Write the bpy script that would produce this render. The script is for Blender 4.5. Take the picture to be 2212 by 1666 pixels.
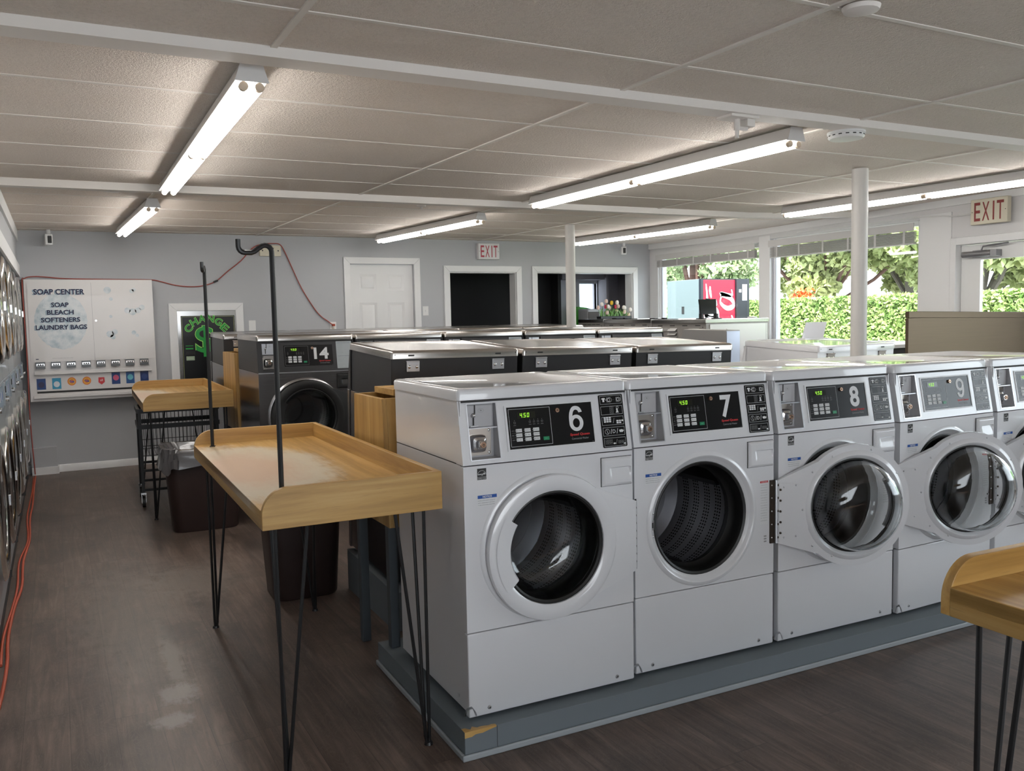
import bpy, math, random
import numpy as np
from mathutils import Matrix, Vector
random.seed(4); RNG = np.random.default_rng(7)
PI = math.pi
for o in list(bpy.data.objects): bpy.data.objects.remove(o)
COL = bpy.context.scene.collection
sc = bpy.context.scene

# ---------------------------------------------------------------- camera, sky, sun, exposure
CX, CY, CZ, YAW, PIT, ROL, FPX = -1.18825, -2.61311, 1.47892, 0.486296, -0.077109, -0.020960, 1861.863
f_ = Vector((math.sin(YAW)*math.cos(PIT), math.cos(YAW)*math.cos(PIT), math.sin(PIT)))
r_ = Vector((math.cos(YAW), -math.sin(YAW), 0)); u_ = r_.cross(f_)
r2 = math.cos(ROL)*r_ + math.sin(ROL)*u_; u2 = -math.sin(ROL)*r_ + math.cos(ROL)*u_
cam_d = bpy.data.cameras.new('camera'); cam = bpy.data.objects.new('camera', cam_d); COL.objects.link(cam)
M3 = Matrix((r2, u2, -f_)).transposed().to_4x4(); M3.translation = (CX, CY, CZ); cam.matrix_world = M3
cam_d.sensor_fit = 'HORIZONTAL'; cam_d.sensor_width = 36; cam_d.lens = FPX/2212*36; cam_d.clip_start = .02; cam_d.clip_end = 200
sc.camera = cam
W = bpy.data.worlds.new('sky'); sc.world = W; W.use_nodes = True
bg = W.node_tree.nodes['Background']; bg.inputs[0].default_value = (.90, .95, 1, 1); bg.inputs[1].default_value = 3.0
sd = bpy.data.lights.new('sun', 'SUN'); sd.energy = 9; sd.angle = .02; sd.color = (1, .95, .85)
so = bpy.data.objects.new('sun', sd); COL.objects.link(so); so.rotation_euler = (math.radians(38), 0, math.radians(-52)); so.location = (12, -6, 12)
TUBE = 13.0
sc.view_settings.view_transform = 'Standard'; sc.view_settings.look = 'None'; sc.view_settings.gamma = 1
sc.view_settings.exposure = 0.95; sc.view_settings.use_curve_mapping = False
sc.cycles.max_bounces = 10; sc.cycles.transparent_max_bounces = 16; sc.cycles.use_denoising = True
sc.cycles.sample_clamp_indirect = 6

# ---------------------------------------------------------------- materials
def lin(c): return tuple(((x/255)/12.92 if x/255 <= .04045 else ((x/255+.055)/1.055)**2.4) for x in c)
MATS = {}
def mat(name, col, rough=.5, metal=0, emit=0, srgb=False, spec=.5, coat=0, bump=None, alpha=None):
    if name in MATS: return MATS[name]
    m = bpy.data.materials.new(name); m.use_nodes = True; nt = m.node_tree; b = nt.nodes['Principled BSDF']
    c = lin(col) if srgb else col
    b.inputs['Base Color'].default_value = (*c, 1); b.inputs['Roughness'].default_value = rough
    b.inputs['Metallic'].default_value = metal; b.inputs['Specular IOR Level'].default_value = spec
    b.inputs['Coat Weight'].default_value = coat
    if emit: b.inputs['Emission Color'].default_value = (*c, 1); b.inputs['Emission Strength'].default_value = emit
    if bump:
        tc = nt.nodes.new('ShaderNodeTexCoord'); n = nt.nodes.new('ShaderNodeTexNoise'); n.inputs['Scale'].default_value = bump[0]; n.inputs['Detail'].default_value = 3
        bp = nt.nodes.new('ShaderNodeBump'); bp.inputs['Strength'].default_value = bump[1]; bp.inputs['Distance'].default_value = bump[2]
        nt.links.new(tc.outputs['Object'], n.inputs['Vector']); nt.links.new(n.outputs[0], bp.inputs['Height']); nt.links.new(bp.outputs[0], b.inputs['Normal'])
    MATS[name] = m; return m
class NT:
    """small helper for procedural node materials"""
    def __init__(s, name, rough=.5, metal=0):
        s.m = bpy.data.materials.new(name); s.m.use_nodes = True; s.nt = s.m.node_tree; s.b = s.nt.nodes['Principled BSDF']
        s.b.inputs['Roughness'].default_value = rough; s.b.inputs['Metallic'].default_value = metal
        s.tc = s.nt.nodes.new('ShaderNodeTexCoord'); MATS[name] = s.m
    def n(s, t, **k):
        x = s.nt.nodes.new(t)
        for a, v in k.items(): setattr(x, a, v)
        return x
    def l(s, a, b): s.nt.links.new(a, b)
    def mapping(s, src='Object', loc=(0,0,0), rot=(0,0,0), scale=(1,1,1)):
        x = s.n('ShaderNodeMapping'); x.inputs[1].default_value = loc; x.inputs[2].default_value = rot; x.inputs[3].default_value = scale
        s.l(s.tc.outputs[src], x.inputs[0]); return x.outputs[0]
    def noise(s, vec, scale, detail=4, rough=.55, dist=0):
        x = s.n('ShaderNodeTexNoise'); x.inputs['Scale'].default_value = scale; x.inputs['Detail'].default_value = detail
        x.inputs['Roughness'].default_value = rough; x.inputs['Distortion'].default_value = dist; s.l(vec, x.inputs['Vector']); return x.outputs[0]
    def ramp(s, fac, stops):
        x = s.n('ShaderNodeValToRGB'); e = x.color_ramp.elements
        while len(e) < len(stops): e.new(.5)
        for q, (p, c) in zip(e, stops): q.position = p; q.color = (*c, 1)
        s.l(fac, x.inputs[0]); return x.outputs[0]
    def mix(s, fac, a, b, mode='MIX'):
        x = s.n('ShaderNodeMix', data_type='RGBA', blend_type=mode)
        for i, v in ((0, fac), (6, a), (7, b)):
            if isinstance(v, (float, int)): x.inputs[i].default_value = v
            elif isinstance(v, tuple): x.inputs[i].default_value = (*v, 1)
            else: s.l(v, x.inputs[i])
        return x.outputs[2]
    def math(s, op, a, b=0, c=0):
        x = s.n('ShaderNodeMath', operation=op)
        for i, v in enumerate((a, b, c)):
            if isinstance(v, (float, int)): x.inputs[i].default_value = v
            else: s.l(v, x.inputs[i])
        return x.outputs[0]
    def bump(s, h, st=.3, dist=.01):
        x = s.n('ShaderNodeBump'); x.inputs['Strength'].default_value = st; x.inputs['Distance'].default_value = dist
        s.l(h, x.inputs['Height']); s.l(x.outputs[0], s.b.inputs['Normal'])
    def col(s, c): s.l(c, s.b.inputs['Base Color'])
    def xyz(s, vec=None):
        x = s.n('ShaderNodeSeparateXYZ'); s.l(vec or s.tc.outputs['Object'], x.inputs[0]); return x.outputs

ENAMEL = mat('white_enamel', (.73, .735, .76), .28, coat=.9)
SEAM = mat('dark_seam', (.03, .03, .03), .7)
BLACKP = mat('black_panel', (.008, .008, .009), .22, spec=.3)
CHAR = mat('charcoal_steel', (.022, .022, .024), .42)
PRINT = mat('white_print', (.72, .73, .74), .5)
GREYP = mat('grey_print', (.30, .30, .31), .5)
RED = mat('red_print', (.55, .012, .015), .5)
GREENB = mat('green_button', (.0, .23, .09), .4)
GALV = mat('galvanised_steel', (.62, .63, .66), .33, 1)
CHROME = mat('chrome', (.75, .75, .76), .12, 1)
BRASS = mat('brass_lock', (.55, .36, .26), .28, 1)
GLOW = mat('green_display', (.45, 1.0, .05), .5, emit=.3)
RUBBER = mat('black_rubber', (.012, .012, .012), .45)
BLKMET = mat('black_metal', (.010, .010, .011), .38)
BROWNMET = mat('brown_hinge_metal', (.06, .045, .035), .4, .6)
TRIM = mat('white_trim', (.80, .80, .80), .45)
WHITEP = mat('white_plastic', (.78, .78, .77), .4)
CREAM = mat('cream_plastic', (.68, .63, .50), .5)
BLUEP = mat('blue_print', (.01, .08, .35), .5)
NAVY = mat('navy_print', (.012, .015, .06), .5)
ORANGE = mat('orange_cord', (.45, .07, .025), .5)
BINP = mat('brown_bin_plastic', (.030, .016, .014), .5, bump=(180, .2, .002))
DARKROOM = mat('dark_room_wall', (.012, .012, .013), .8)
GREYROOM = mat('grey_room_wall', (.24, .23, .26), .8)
def brushed(name, col, rough, axis, amt=.12):
    k = NT(name, rough, 1); sc3 = [3, 3, 3]
    for a in range(3):
        if a != axis: sc3[a] = 160
    v = k.mapping('Object', scale=tuple(sc3)); n = k.noise(v, 1.0, 3)
    k.col(k.ramp(n, [(.3, tuple(c*(1-amt) for c in col)), (.7, col)]))
    r = k.math('MULTIPLY_ADD', n, .12, rough-.06); k.l(r, k.b.inputs['Roughness']); return k.m
STEELX = brushed('brushed_steel_along_x', (.56, .53, .50), .22, 0)
STEELB = brushed('brushed_steel_body', (.42, .41, .42), .24, 0)
STEELV = brushed('brushed_steel_panel', (.115, .086, .060), .42, 0)
def enamel_wall(name, col, sc_=60, st=.06):
    k = NT(name, .65); n = k.noise(k.mapping(), sc_, 4); m_ = k.noise(k.mapping(), .7, 3)
    k.col(k.mix(k.math('MULTIPLY', m_, .14), col, tuple(c*.75 for c in col))); k.bump(n, st, .003); return k.m
WALL = enamel_wall('grey_blue_wall', (.47, .48, .50))
PLINTH = enamel_wall('slate_painted_plinth', (.155, .18, .20), 25, .15); POSTM = mat('shaded_slate_paint', (.06, .073, .085), .5)  # post colour: the plinth's slate with shade put into it
PLINTHT = mat('light_plinth_trim', (.34, .37, .39), .4)
def wood(name, axis, dark=1.0, wear=None):
    k = NT(name, .38); s3 = [22, 22, 22]; s3[axis] = 1.1
    v = k.mapping(scale=tuple(s3)); g = k.noise(v, 1, 5, .6, .4)
    s4 = [13, 13, 13]; s4[axis] = .0
    n2 = k.noise(k.mapping(scale=tuple(s4)), 1.0, 0)
    c = k.ramp(g, [(.28, (.31*dark, .165*dark, .040*dark)), (.52, (.52*dark, .31*dark, .095*dark)), (.75, (.64*dark, .42*dark, .16*dark))])
    c = k.mix(k.math('MULTIPLY', k.ramp(n2, [(.40, (0,)*3), (.60, (1,)*3)]), .35), c, k.mix(1.0, c, (.80, .72, .62), 'MULTIPLY'))
    s5 = [260, 260, 260]; s5[axis] = 14
    n3 = k.noise(k.mapping(scale=tuple(s5)), 1, 2)
    c = k.mix(k.math('MULTIPLY', k.ramp(n3, [(.62, (0,)*3), (.70, (1,)*3)]), .28), c, (.25*dark, .15*dark, .07*dark))
    if wear:
        (wx, wy, rx, ry) = wear
        X, Y, Z = k.xyz(); nz = k.noise(k.mapping(), 7, 5, .65); nz2 = k.noise(k.mapping(scale=(30, 5, 5)), 2, 4)
        dx = k.math('DIVIDE', k.math('SUBTRACT', X, wx), rx); dy = k.math('DIVIDE', k.math('SUBTRACT', Y, wy), ry)
        d = k.math('SQRT', k.math('ADD', k.math('MULTIPLY', dx, dx), k.math('MULTIPLY', dy, dy)))
        d = k.math('ADD', d, k.math('MULTIPLY_ADD', nz, .55, -.27)); d = k.math('ADD', d, k.math('MULTIPLY_ADD', nz2, .3, -.15))
        w_ = k.ramp(d, [(.78, (1,)*3), (1.05, (0,)*3)]); w2 = k.ramp(d, [(.35, (1,)*3), (.68, (0,)*3)])
        c = k.mix(k.math('MULTIPLY', w_, .85), c, (.62, .55, .43)); c = k.mix(k.math('MULTIPLY', w2, .75), c, (.56, .36, .24))
    k.col(c); k.bump(g, .08, .003); return k.m
WOODX = wood('pine_boards_along_x', 0); WOODY = wood('pine_boards_along_y', 1); WOODZ = wood('pine_boards_upright', 2, .92)
WOODT1 = wood('worn_pine_surface', 1, 1, (.10, .85, .36, .78)); WOODT2 = wood('worn_pine_surface_far', 1, 1, (.02, .8, .30, .8))
WOODAP = wood('pine_edge', 1, .8)
def glass_mat(name, tint=(1, 1, 1), gl=1.0):
    m = bpy.data.materials.new(name); m.use_nodes = True; nt = m.node_tree; nt.nodes.clear()
    o = nt.nodes.new('ShaderNodeOutputMaterial'); mx = nt.nodes.new('ShaderNodeMixShader'); t = nt.nodes.new('ShaderNodeBsdfTransparent')
    g = nt.nodes.new('ShaderNodeBsdfGlossy'); g.inputs['Roughness'].default_value = .02; fr = nt.nodes.new('ShaderNodeFresnel'); ge = nt.nodes.new('ShaderNodeNewGeometry'); ma = nt.nodes.new('ShaderNodeMath'); ma.operation = 'MULTIPLY_ADD'; ma.inputs[1].default_value = 1/1.5-1.5; ma.inputs[2].default_value = 1.5
    nt.links.new(ge.outputs['Backfacing'], ma.inputs[0]); nt.links.new(ma.outputs[0], fr.inputs[0])   # same index from either side of the thin glass
    t.inputs[0].default_value = (*tint, 1); g.inputs[0].default_value = (gl, gl, gl, 1)
    nt.links.new(fr.outputs[0], mx.inputs[0]); nt.links.new(t.outputs[0], mx.inputs[1]); nt.links.new(g.outputs[0], mx.inputs[2]); nt.links.new(mx.outputs[0], o.inputs[0])
    MATS[name] = m; return m
PANE = glass_mat('window_glass', (.93, .96, .97), .8)
BOWL = mat('door_bowl_glass', (.86, .89, .90), .01); BOWL.node_tree.nodes['Principled BSDF'].inputs['Transmission Weight'].default_value = 1; BOWL.node_tree.nodes['Principled BSDF'].inputs['IOR'].default_value = 1.48
# perforated stainless drum (uv: u round the drum, v depth)
def drum_mat():
    k = NT('perforated_drum_steel', .32, 1); k.b.inputs['Base Color'].default_value = (.5, .5, .52, 1)
    uv = k.n('ShaderNodeSeparateXYZ'); k.l(k.tc.outputs['UV'], uv.inputs[0]); U, V = uv.outputs[0], uv.outputs[1]
    a = k.math('FRACT', k.math('MULTIPLY', U, 118)); b = k.math('FRACT', k.math('MULTIPLY', V, 26))
    d = k.math('SQRT', k.math('ADD', k.math('POWER', k.math('SUBTRACT', a, .5), 2), k.math('POWER', k.math('SUBTRACT', b, .5), 2)))
    hole = k.math('LESS_THAN', d, .31)
    band = k.math('LESS_THAN', k.math('FRACT', k.math('MULTIPLY', V, 26/5)), .62); hole = k.math('MULTIPLY', hole, band)
    hole = k.math('MULTIPLY', hole, k.math('GREATER_THAN', V, .12)); hole = k.math('MULTIPLY', hole, k.math('LESS_THAN', V, .92))
    k.col(k.mix(hole, (.62, .62, .64), (.004, .004, .004))); k.l(k.math('SUBTRACT', 1, hole), k.b.inputs['Metallic']); return k.m
DRUM = drum_mat()

# ---------------------------------------------------------------- mesh builder
_txt = {}
def text_geo(s, bold=0.0, shear=0.0, space=1.0):
    key = (s, bold, shear, space)
    if key in _txt: return _txt[key]
    cu = bpy.data.curves.new('t', 'FONT'); cu.body = s; cu.offset = bold; cu.shear = shear; cu.space_character = space; cu.resolution_u = 4
    ob = bpy.data.objects.new('t', cu); COL.objects.link(ob)
    dg = bpy.context.evaluated_depsgraph_get(); me = bpy.data.meshes.new_from_object(ob.evaluated_get(dg))
    V = np.array([v.co[:2] for v in me.vertices]) if len(me.vertices) else np.zeros((0, 2)); F = [tuple(p.vertices) for p in me.polygons]
    bpy.data.objects.remove(ob); bpy.data.curves.remove(cu); bpy.data.meshes.remove(me)
    lo, hi = V.min(0), V.max(0); V = (V-lo); sz = hi-lo
    _txt[key] = (V, F, sz); return _txt[key]
def fxz(x, y, z, ry=0):      # frame facing -y : text X->+x, text Y->+z
    return Matrix(((1,0,0,x),(0,0,-1,y),(0,1,0,z),(0,0,0,1))) @ Matrix.Rotation(ry, 4, 'Z')
class MB:
    def __init__(s): s.v = []; s.f = []; s.mi = []; s.sm = []; s.mats = []; s.M = Matrix.Identity(4); s.uv = {}
    def slot(s, m):
        if m not in s.mats: s.mats.append(m)
        return s.mats.index(m)
    def add(s, V, F, m, smooth=False, flip=False):
        b = len(s.v); i = s.slot(m)
        for p in V: s.v.append(tuple(s.M @ Vector(p)))
        for f in F:
            f = [b+q for q in f]
            if flip: f = f[::-1]
            s.f.append(f); s.mi.append(i); s.sm.append(smooth)
        return b
    def box(s, x0, x1, y0, y1, z0, z1, m, skip=''):
        V = [(x0,y0,z0),(x1,y0,z0),(x1,y1,z0),(x0,y1,z0),(x0,y0,z1),(x1,y0,z1),(x1,y1,z1),(x0,y1,z1)]
        F = {'b':(0,3,2,1),'t':(4,5,6,7),'f':(0,1,5,4),'k':(2,3,7,6),'l':(3,0,4,7),'r':(1,2,6,5)}
        s.add(V, [q for k_, q in F.items() if k_ not in skip], m); return s
    def prism(s, poly, ax, a0, a1, m):   # poly in the two other axes (cyclic order), extruded along ax
        n = len(poly)
        def P(p, a): return {0:(a,p[0],p[1]), 1:(p[0],a,p[1]), 2:(p[0],p[1],a)}[ax]
        V = [P(p, a0) for p in poly]+[P(p, a1) for p in poly]
        area = sum(poly[i][0]*poly[(i+1)%n][1]-poly[(i+1)%n][0]*poly[i][1] for i in range(n)); fl = (area > 0) == (ax == 1)
        F = [tuple(range(n))[::-1], tuple(range(n, 2*n))]+[(i, (i+1)%n, n+(i+1)%n, n+i) for i in range(n)]
        s.add(V, F, m, flip=fl); return s
    def cyl(s, p0, p1, r0, r1=None, m=None, n=16, caps=True):
        p0 = Vector(p0); p1 = Vector(p1); r1 = r0 if r1 is None else r1; d = (p1-p0).normalized()
        a = d.orthogonal().normalized(); b = d.cross(a)
        V = []
        for p, r in ((p0, r0), (p1, r1)):
            for i in range(n): t = 2*PI*i/n; V.append(p+a*(r*math.cos(t))+b*(r*math.sin(t)))
        s.add(V, [(i, (i+1)%n, n+(i+1)%n, n+i) for i in range(n)], m, True)
        if caps: s.add(V[:n], [tuple(range(n))[::-1]], m); s.add(V[n:], [tuple(range(n))], m)
        return s
    def tube(s, pts, r, m, n=8, caps=True):
        P = [Vector(p) for p in pts]; V = []; up = None
        for i, p in enumerate(P):
            d = (P[min(i+1, len(P)-1)]-P[max(i-1, 0)]).normalized()
            if up is None: up = d.orthogonal().normalized()
            up = (up-d*up.dot(d)).normalized(); b = d.cross(up)
            for k_ in range(n): t = 2*PI*k_/n; V.append(p+up*(r*math.cos(t))+b*(r*math.sin(t)))
        F = [(i*n+j, i*n+(j+1)%n, (i+1)*n+(j+1)%n, (i+1)*n+j) for i in range(len(P)-1) for j in range(n)]
        s.add(V, F, m, True)
        if caps: s.add(V[:n], [tuple(range(n))[::-1]], m); s.add(V[-n:], [tuple(range(n))], m)
        return s
    def lathe(s, prof, c, ax, m, n=48, a0=0, a1=2*PI, uv=False, smooth=True, sx=1, sy=1):  # prof: (r, h) ; ax 'y' or 'z'
        full = abs(a1-a0-2*PI) < 1e-6; k_ = n if full else n+1; V = []
        for r, h in prof:
            for i in range(k_):
                t = a0+(a1-a0)*i/n; x, y = r*math.cos(t)*sx, r*math.sin(t)*sy
                V.append((c[0]+x, c[1]+h, c[2]+y) if ax == 'y' else (c[0]+x, c[1]+y, c[2]+h))
        F = []
        for j in range(len(prof)-1):
            for i in range(n):
                i2 = (i+1)%k_; F.append((j*k_+i, (j+1)*k_+i, (j+1)*k_+i2, j*k_+i2))
        b = s.add(V, F, m, smooth, flip=(ax == 'z'))
        if uv:
            base = len(s.f)-len(F)
            for q in range(len(F)):
                j, i = divmod(q, n); h0, h1 = j/(len(prof)-1), (j+1)/(len(prof)-1)
                co = [(i/n, h0), (i/n, h1), ((i+1)/n, h1), ((i+1)/n, h0)]
                s.uv[base+q] = co if ax == 'y' else co[::-1]
        return s
    def grid(s, fn, nu, nv, m, smooth=True, flip=False):
        V = [fn(i/nu, j/nv) for j in range(nv+1) for i in range(nu+1)]; w = nu+1
        s.add(V, [(j*w+i, j*w+i+1, (j+1)*w+i+1, (j+1)*w+i) for j in range(nv) for i in range(nu)], m, smooth, flip); return s
    def text(s, t, frame, h, m, w=None, center=True, bold=0.0, shear=0.0, space=1.0):
        V, F, sz = text_geo(t, bold, shear, space); ky = h/sz[1]; kx = (w/sz[0]) if w else ky
        off = (-.5*sz[0]*kx, -.5*sz[1]*ky) if center else (0, 0)
        s.add([frame @ Vector((p[0]*kx+off[0], p[1]*ky+off[1], 0)) for p in V], F, m); return s
    def quad(s, a, b, c, d, m): s.add([a, b, c, d], [(0, 1, 2, 3)], m); return s
    def rect(s, frame, x0, x1, y0, y1, m, z=0):
        s.add([frame @ Vector(p) for p in ((x0,y0,z),(x1,y0,z),(x1,y1,z),(x0,y1,z))], [(0, 1, 2, 3)], m); return s
    def outline(s, frame, x0, x1, y0, y1, t, m):
        s.rect(frame, x0, x1, y0, y0+t, m); s.rect(frame, x0, x1, y1-t, y1, m); s.rect(frame, x0, x0+t, y0+t, y1-t, m); s.rect(frame, x1-t, x1, y0+t, y1-t, m); return s
    def rrect(s, frame, x0, x1, y0, y1, r, m, z=0, n=5):
        P = []
        for cx, cy, a in ((x1-r, y1-r, 0), (x0+r, y1-r, 1), (x0+r, y0+r, 2), (x1-r, y0+r, 3)):
            for i in range(n+1): t = (a+i/n)*PI/2; P.append(frame @ Vector((cx+r*math.cos(t), cy+r*math.sin(t), z)))
        s.add(P, [tuple(range(len(P)))], m); return s
    def ball(s, c, r, m, n=12, k_=8, sc3=(1, 1, 1)):
        pr = [(max(1e-5, r*math.sin(PI*j/k_)), -r*math.cos(PI*j/k_)) for j in range(k_+1)]
        V = []
        for a, h in pr:
            for i in range(n): t = 2*PI*i/n; V.append((c[0]+a*math.cos(t)*sc3[0], c[1]+a*math.sin(t)*sc3[1], c[2]+h*sc3[2]))
        s.add(V, [(j*n+i, j*n+(i+1)%n, (j+1)*n+(i+1)%n, (j+1)*n+i) for j in range(k_) for i in range(n)], m, True); return s
    def mesh(s, name, sharp=35):
        me = bpy.data.meshes.new(name); me.from_pydata(s.v, [], s.f); me.update()
        for m in s.mats: me.materials.append(m)
        me.polygons.foreach_set('material_index', s.mi); me.polygons.foreach_set('use_smooth', [True]*len(s.f))
        if s.uv:
            l = me.uv_layers.new(name='UVMap')
            for fi, co in s.uv.items():
                for li, c in zip(me.polygons[fi].loop_indices, co): l.data[li].uv = c
        me.set_sharp_from_angle(angle=math.radians(sharp)); return me
    def build(s, name, parent=None, bevel=0, seg=2, loc=None, rot=None, sharp=35, label=None):
        return link(name, s.mesh(name, sharp), parent, bevel, seg, loc, rot, label)
def link(name, me, parent=None, bevel=0, seg=2, loc=None, rot=None, label=None):
    o = bpy.data.objects.new(name, me); COL.objects.link(o)
    if parent: o.parent = parent
    if loc is not None: o.location = loc
    if rot is not None: o.rotation_euler = rot
    if bevel:
        b = o.modifiers.new('bevel', 'BEVEL'); b.width = bevel; b.segments = seg; b.limit_method = 'ANGLE'; b.angle_limit = math.radians(40); b.harden_normals = True
    if label: o['label'] = label
    return o
def thing(name, label, cat, loc=(0,0,0), rot=(0,0,0), group=None, scale=None, matrix=None):
    o = bpy.data.objects.new(name, None); COL.objects.link(o); o.location = loc; o.rotation_euler = rot; o.empty_display_size = .1
    if scale: o.scale = (scale,)*3
    if matrix is not None: o.matrix_world = matrix
    return tag(o, label, cat, group)
def tag(o, label, cat, group=None, kind=None):
    o['label'] = label; o['category'] = cat
    if group: o['group'] = group
    if kind: o['kind'] = kind
    return o
def struct(o): o['kind'] = 'structure'; return o
CACHE = {}
def part(name, key, fn, parent, bevel=0, seg=2, loc=None, rot=None, sharp=35, label=None):   # shared mesh for repeats
    if key not in CACHE:
        mb = MB(); fn(mb); CACHE[key] = mb.mesh(name, sharp)
    return link(name, CACHE[key], parent, bevel, seg, loc, rot, label)
def smooth(P, k_=4):
    P = [Vector(p) for p in P]; out = []
    for i in range(len(P)-1):
        a, b, c, d = P[max(i-1, 0)], P[i], P[i+1], P[min(i+2, len(P)-1)]
        for j in range(k_): t = j/k_; out.append(.5*((2*b)+(-a+c)*t+(2*a-5*b+4*c-d)*t*t+(-a+3*b-3*c+d)*t**3))
    out.append(P[-1]); return out

# ---------------------------------------------------------------- the room shell
def cz(x, y):
    e = .11*min(1, max(0, (x-4.9)/1.45))*min(1, max(0, (6-y)/4))
    return 2.4262+.0124*(y-3)+.0033*(x-2)+e
YB, XR, XL, YF = 7.388, 6.357, -1.475, -5.2
GX = [-.503+1.384*i for i in range(-1, 5)]; GY = [-.75-.69*i for i in range(5, 0, -1)]+[-.75, -.07, 1.02, 1.72, 2.41, 3.10, 4.42, 5.11, 5.80, 6.49, 7.18]
def floor_mat():
    k = NT('dark_wood_plank_vinyl', .42)
    rot = k.mapping(rot=(0, 0, 0)); X, Y, Z = k.xyz(rot)
    pw = .152; row = k.math('FLOOR', k.math('DIVIDE', X, pw)); fx = k.math('FRACT', k.math('DIVIDE', X, pw))
    off = k.math('FRACT', k.math('MULTIPLY', k.math('SINE', k.math('MULTIPLY', row, 12.9898)), 43.758))
    yy = k.math('ADD', k.math('DIVIDE', Y, 1.22), off); col_ = k.math('FLOOR', yy); fy = k.math('FRACT', yy)
    cmb = k.n('ShaderNodeCombineXYZ'); k.l(row, cmb.inputs[0]); k.l(col_, cmb.inputs[1])
    wn = k.n('ShaderNodeTexWhiteNoise', noise_dimensions='3D'); k.l(cmb.outputs[0], wn.inputs[0])
    sh = k.n('ShaderNodeVectorMath', operation='MULTIPLY_ADD'); k.l(wn.outputs[1], sh.inputs[0]); sh.inputs[1].default_value = (7, 7, 7)
    sc3 = k.mapping(scale=(26, 1.6, 1)); k.l(sc3, sh.inputs[2]); g = k.noise(sh.outputs[0], 1.0, 6, .62, 1.2)
    sh2 = k.n('ShaderNodeVectorMath', operation='MULTIPLY_ADD'); k.l(wn.outputs[1], sh2.inputs[0]); sh2.inputs[1].default_value = (7, 7, 7); k.l(k.mapping(scale=(170, 5, 1)), sh2.inputs[2]); g2 = k.noise(sh2.outputs[0], 1.0, 3)
    c = k.ramp(g, [(.25, (.048, .033, .027)), (.5, (.112, .080, .064)), (.78, (.21, .162, .135))])
    c = k.mix(k.math('MULTIPLY', wn.outputs[0], .55), c, k.mix(1.0, c, (.62, .60, .62), 'MULTIPLY'))
    c = k.mix(k.math('MULTIPLY', g2, .35), c, k.mix(1.0, c, (1.5, 1.5, 1.5), 'MULTIPLY'))
    big = k.noise(k.mapping(scale=(1, .7, 1)), 2.6, 6, .62, .8); c = k.mix(.8, c, k.mix(1.0, c, k.ramp(big, [(.30, (.50, .48, .47)), (.70, (1.45, 1.40, 1.36))]), 'MULTIPLY'))
    vk = k.n('ShaderNodeTexNoise'); vk.inputs['Scale'].default_value = 1; vk.inputs['Detail'].default_value = 2; vk.inputs['Distortion'].default_value = 3.5; k.l(k.mapping(scale=(9, 2.2, 1)), vk.inputs['Vector']); rg_ = k.math('FRACT', k.math('MULTIPLY', vk.outputs[0], 14)); c = k.mix(k.math('MULTIPLY', k.ramp(rg_, [(.0, (1,)*3), (.35, (0,)*3)]), .22), c, (.26, .21, .18))
    seam = k.math('MAXIMUM', k.math('LESS_THAN', fx, .014), k.math('LESS_THAN', fy, .0022)); c = k.mix(k.math('MULTIPLY', seam, .6), c, (.02, .016, .014))
    X2, Y2, Z2 = k.xyz(); nz = k.noise(k.mapping(), 9, 6, .7); nz2 = k.noise(k.mapping(scale=(14, 3, 1)), 3, 5, .7)
    def stain(c, x, y, rx, ry, a, colr, thr=1.0):
        dx = k.math('DIVIDE', k.math('SUBTRACT', X2, x), rx); dy = k.math('DIVIDE', k.math('SUBTRACT', Y2, y), ry)
        d = k.math('SQRT', k.math('ADD', k.math('MULTIPLY', dx, dx), k.math('MULTIPLY', dy, dy)))
        d = k.math('ADD', d, k.math('MULTIPLY_ADD', nz, 2.2, -1.1)); d = k.math('ADD', d, k.math('MULTIPLY_ADD', nz2, 1.2, -.6))
        return k.mix(k.math('MULTIPLY', k.ramp(d, [(.45, (1,)*3), (thr, (0,)*3)]), a), c, colr)
    c = stain(c, -.80, 1.45, .05, .55, .5, (.28, .25, .22)); c = stain(c, -.82, 1.02, .09, .13, .6, (.36, .33, .30)); c = stain(c, -.88, .76, .10, .08, .6, (.38, .35, .32))
    c = stain(c, -.55, 2.6, .30, .45, .35, (.24, .20, .17)); c = stain(c, -.90, 2.1, .35, 1.3, .28, (.21, .18, .155)); c = stain(c, -.72, 1.75, .12, .25, .5, (.035, .026, .023))
    k.col(c); k.l(k.math('MULTIPLY_ADD', g, .2, .30), k.b.inputs['Roughness']); k.bump(g2, .12, .002); return k.m
def ceil_mat():
    k = NT('textured_painted_ceiling', .8); X, Y, Z = k.xyz()
    n = k.noise(k.mapping(), 75, 4, .6); n1 = k.noise(k.mapping(), 210, 2); n2 = k.noise(k.mapping(), .8, 4); n3 = k.noise(k.mapping(), 5, 4)
    c = k.ramp(n2, [(.3, (.74, .655, .58)), (.7, (.82, .74, .67))]); c = k.mix(k.math('MULTIPLY', k.ramp(n, [(.35, (1,)*3), (.55, (0,)*3)]), .18), c, (.50, .44, .38))
    seam = None
    for y in GY:
        d = k.math('ABSOLUTE', k.math('SUBTRACT', Y, y+.014)); t = k.math('LESS_THAN', d, .0035)
        seam = t if seam is None else k.math('MAXIMUM', seam, t)
    seam = k.math('MULTIPLY', seam, k.ramp(n3, [(.42, (.15,)*3), (.58, (1,)*3)]))
    c = k.mix(k.math('MULTIPLY', seam, .75), c, (.10, .085, .07))
    k.col(c); k.bump(k.math('ADD', n, k.math('MULTIPLY', n1, .7)), .9, .010); return k.m
FLOOR = floor_mat(); CEIL = ceil_mat()
mb = MB(); mb.quad((-2.4, YF-.1, 0), (XR+.2, YF-.1, 0), (XR+.2, YB+.1, 0), (-2.4, YB+.1, 0), FLOOR); struct(mb.build('floor'))
mb = MB(); NX, NY = 20, 24
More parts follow.
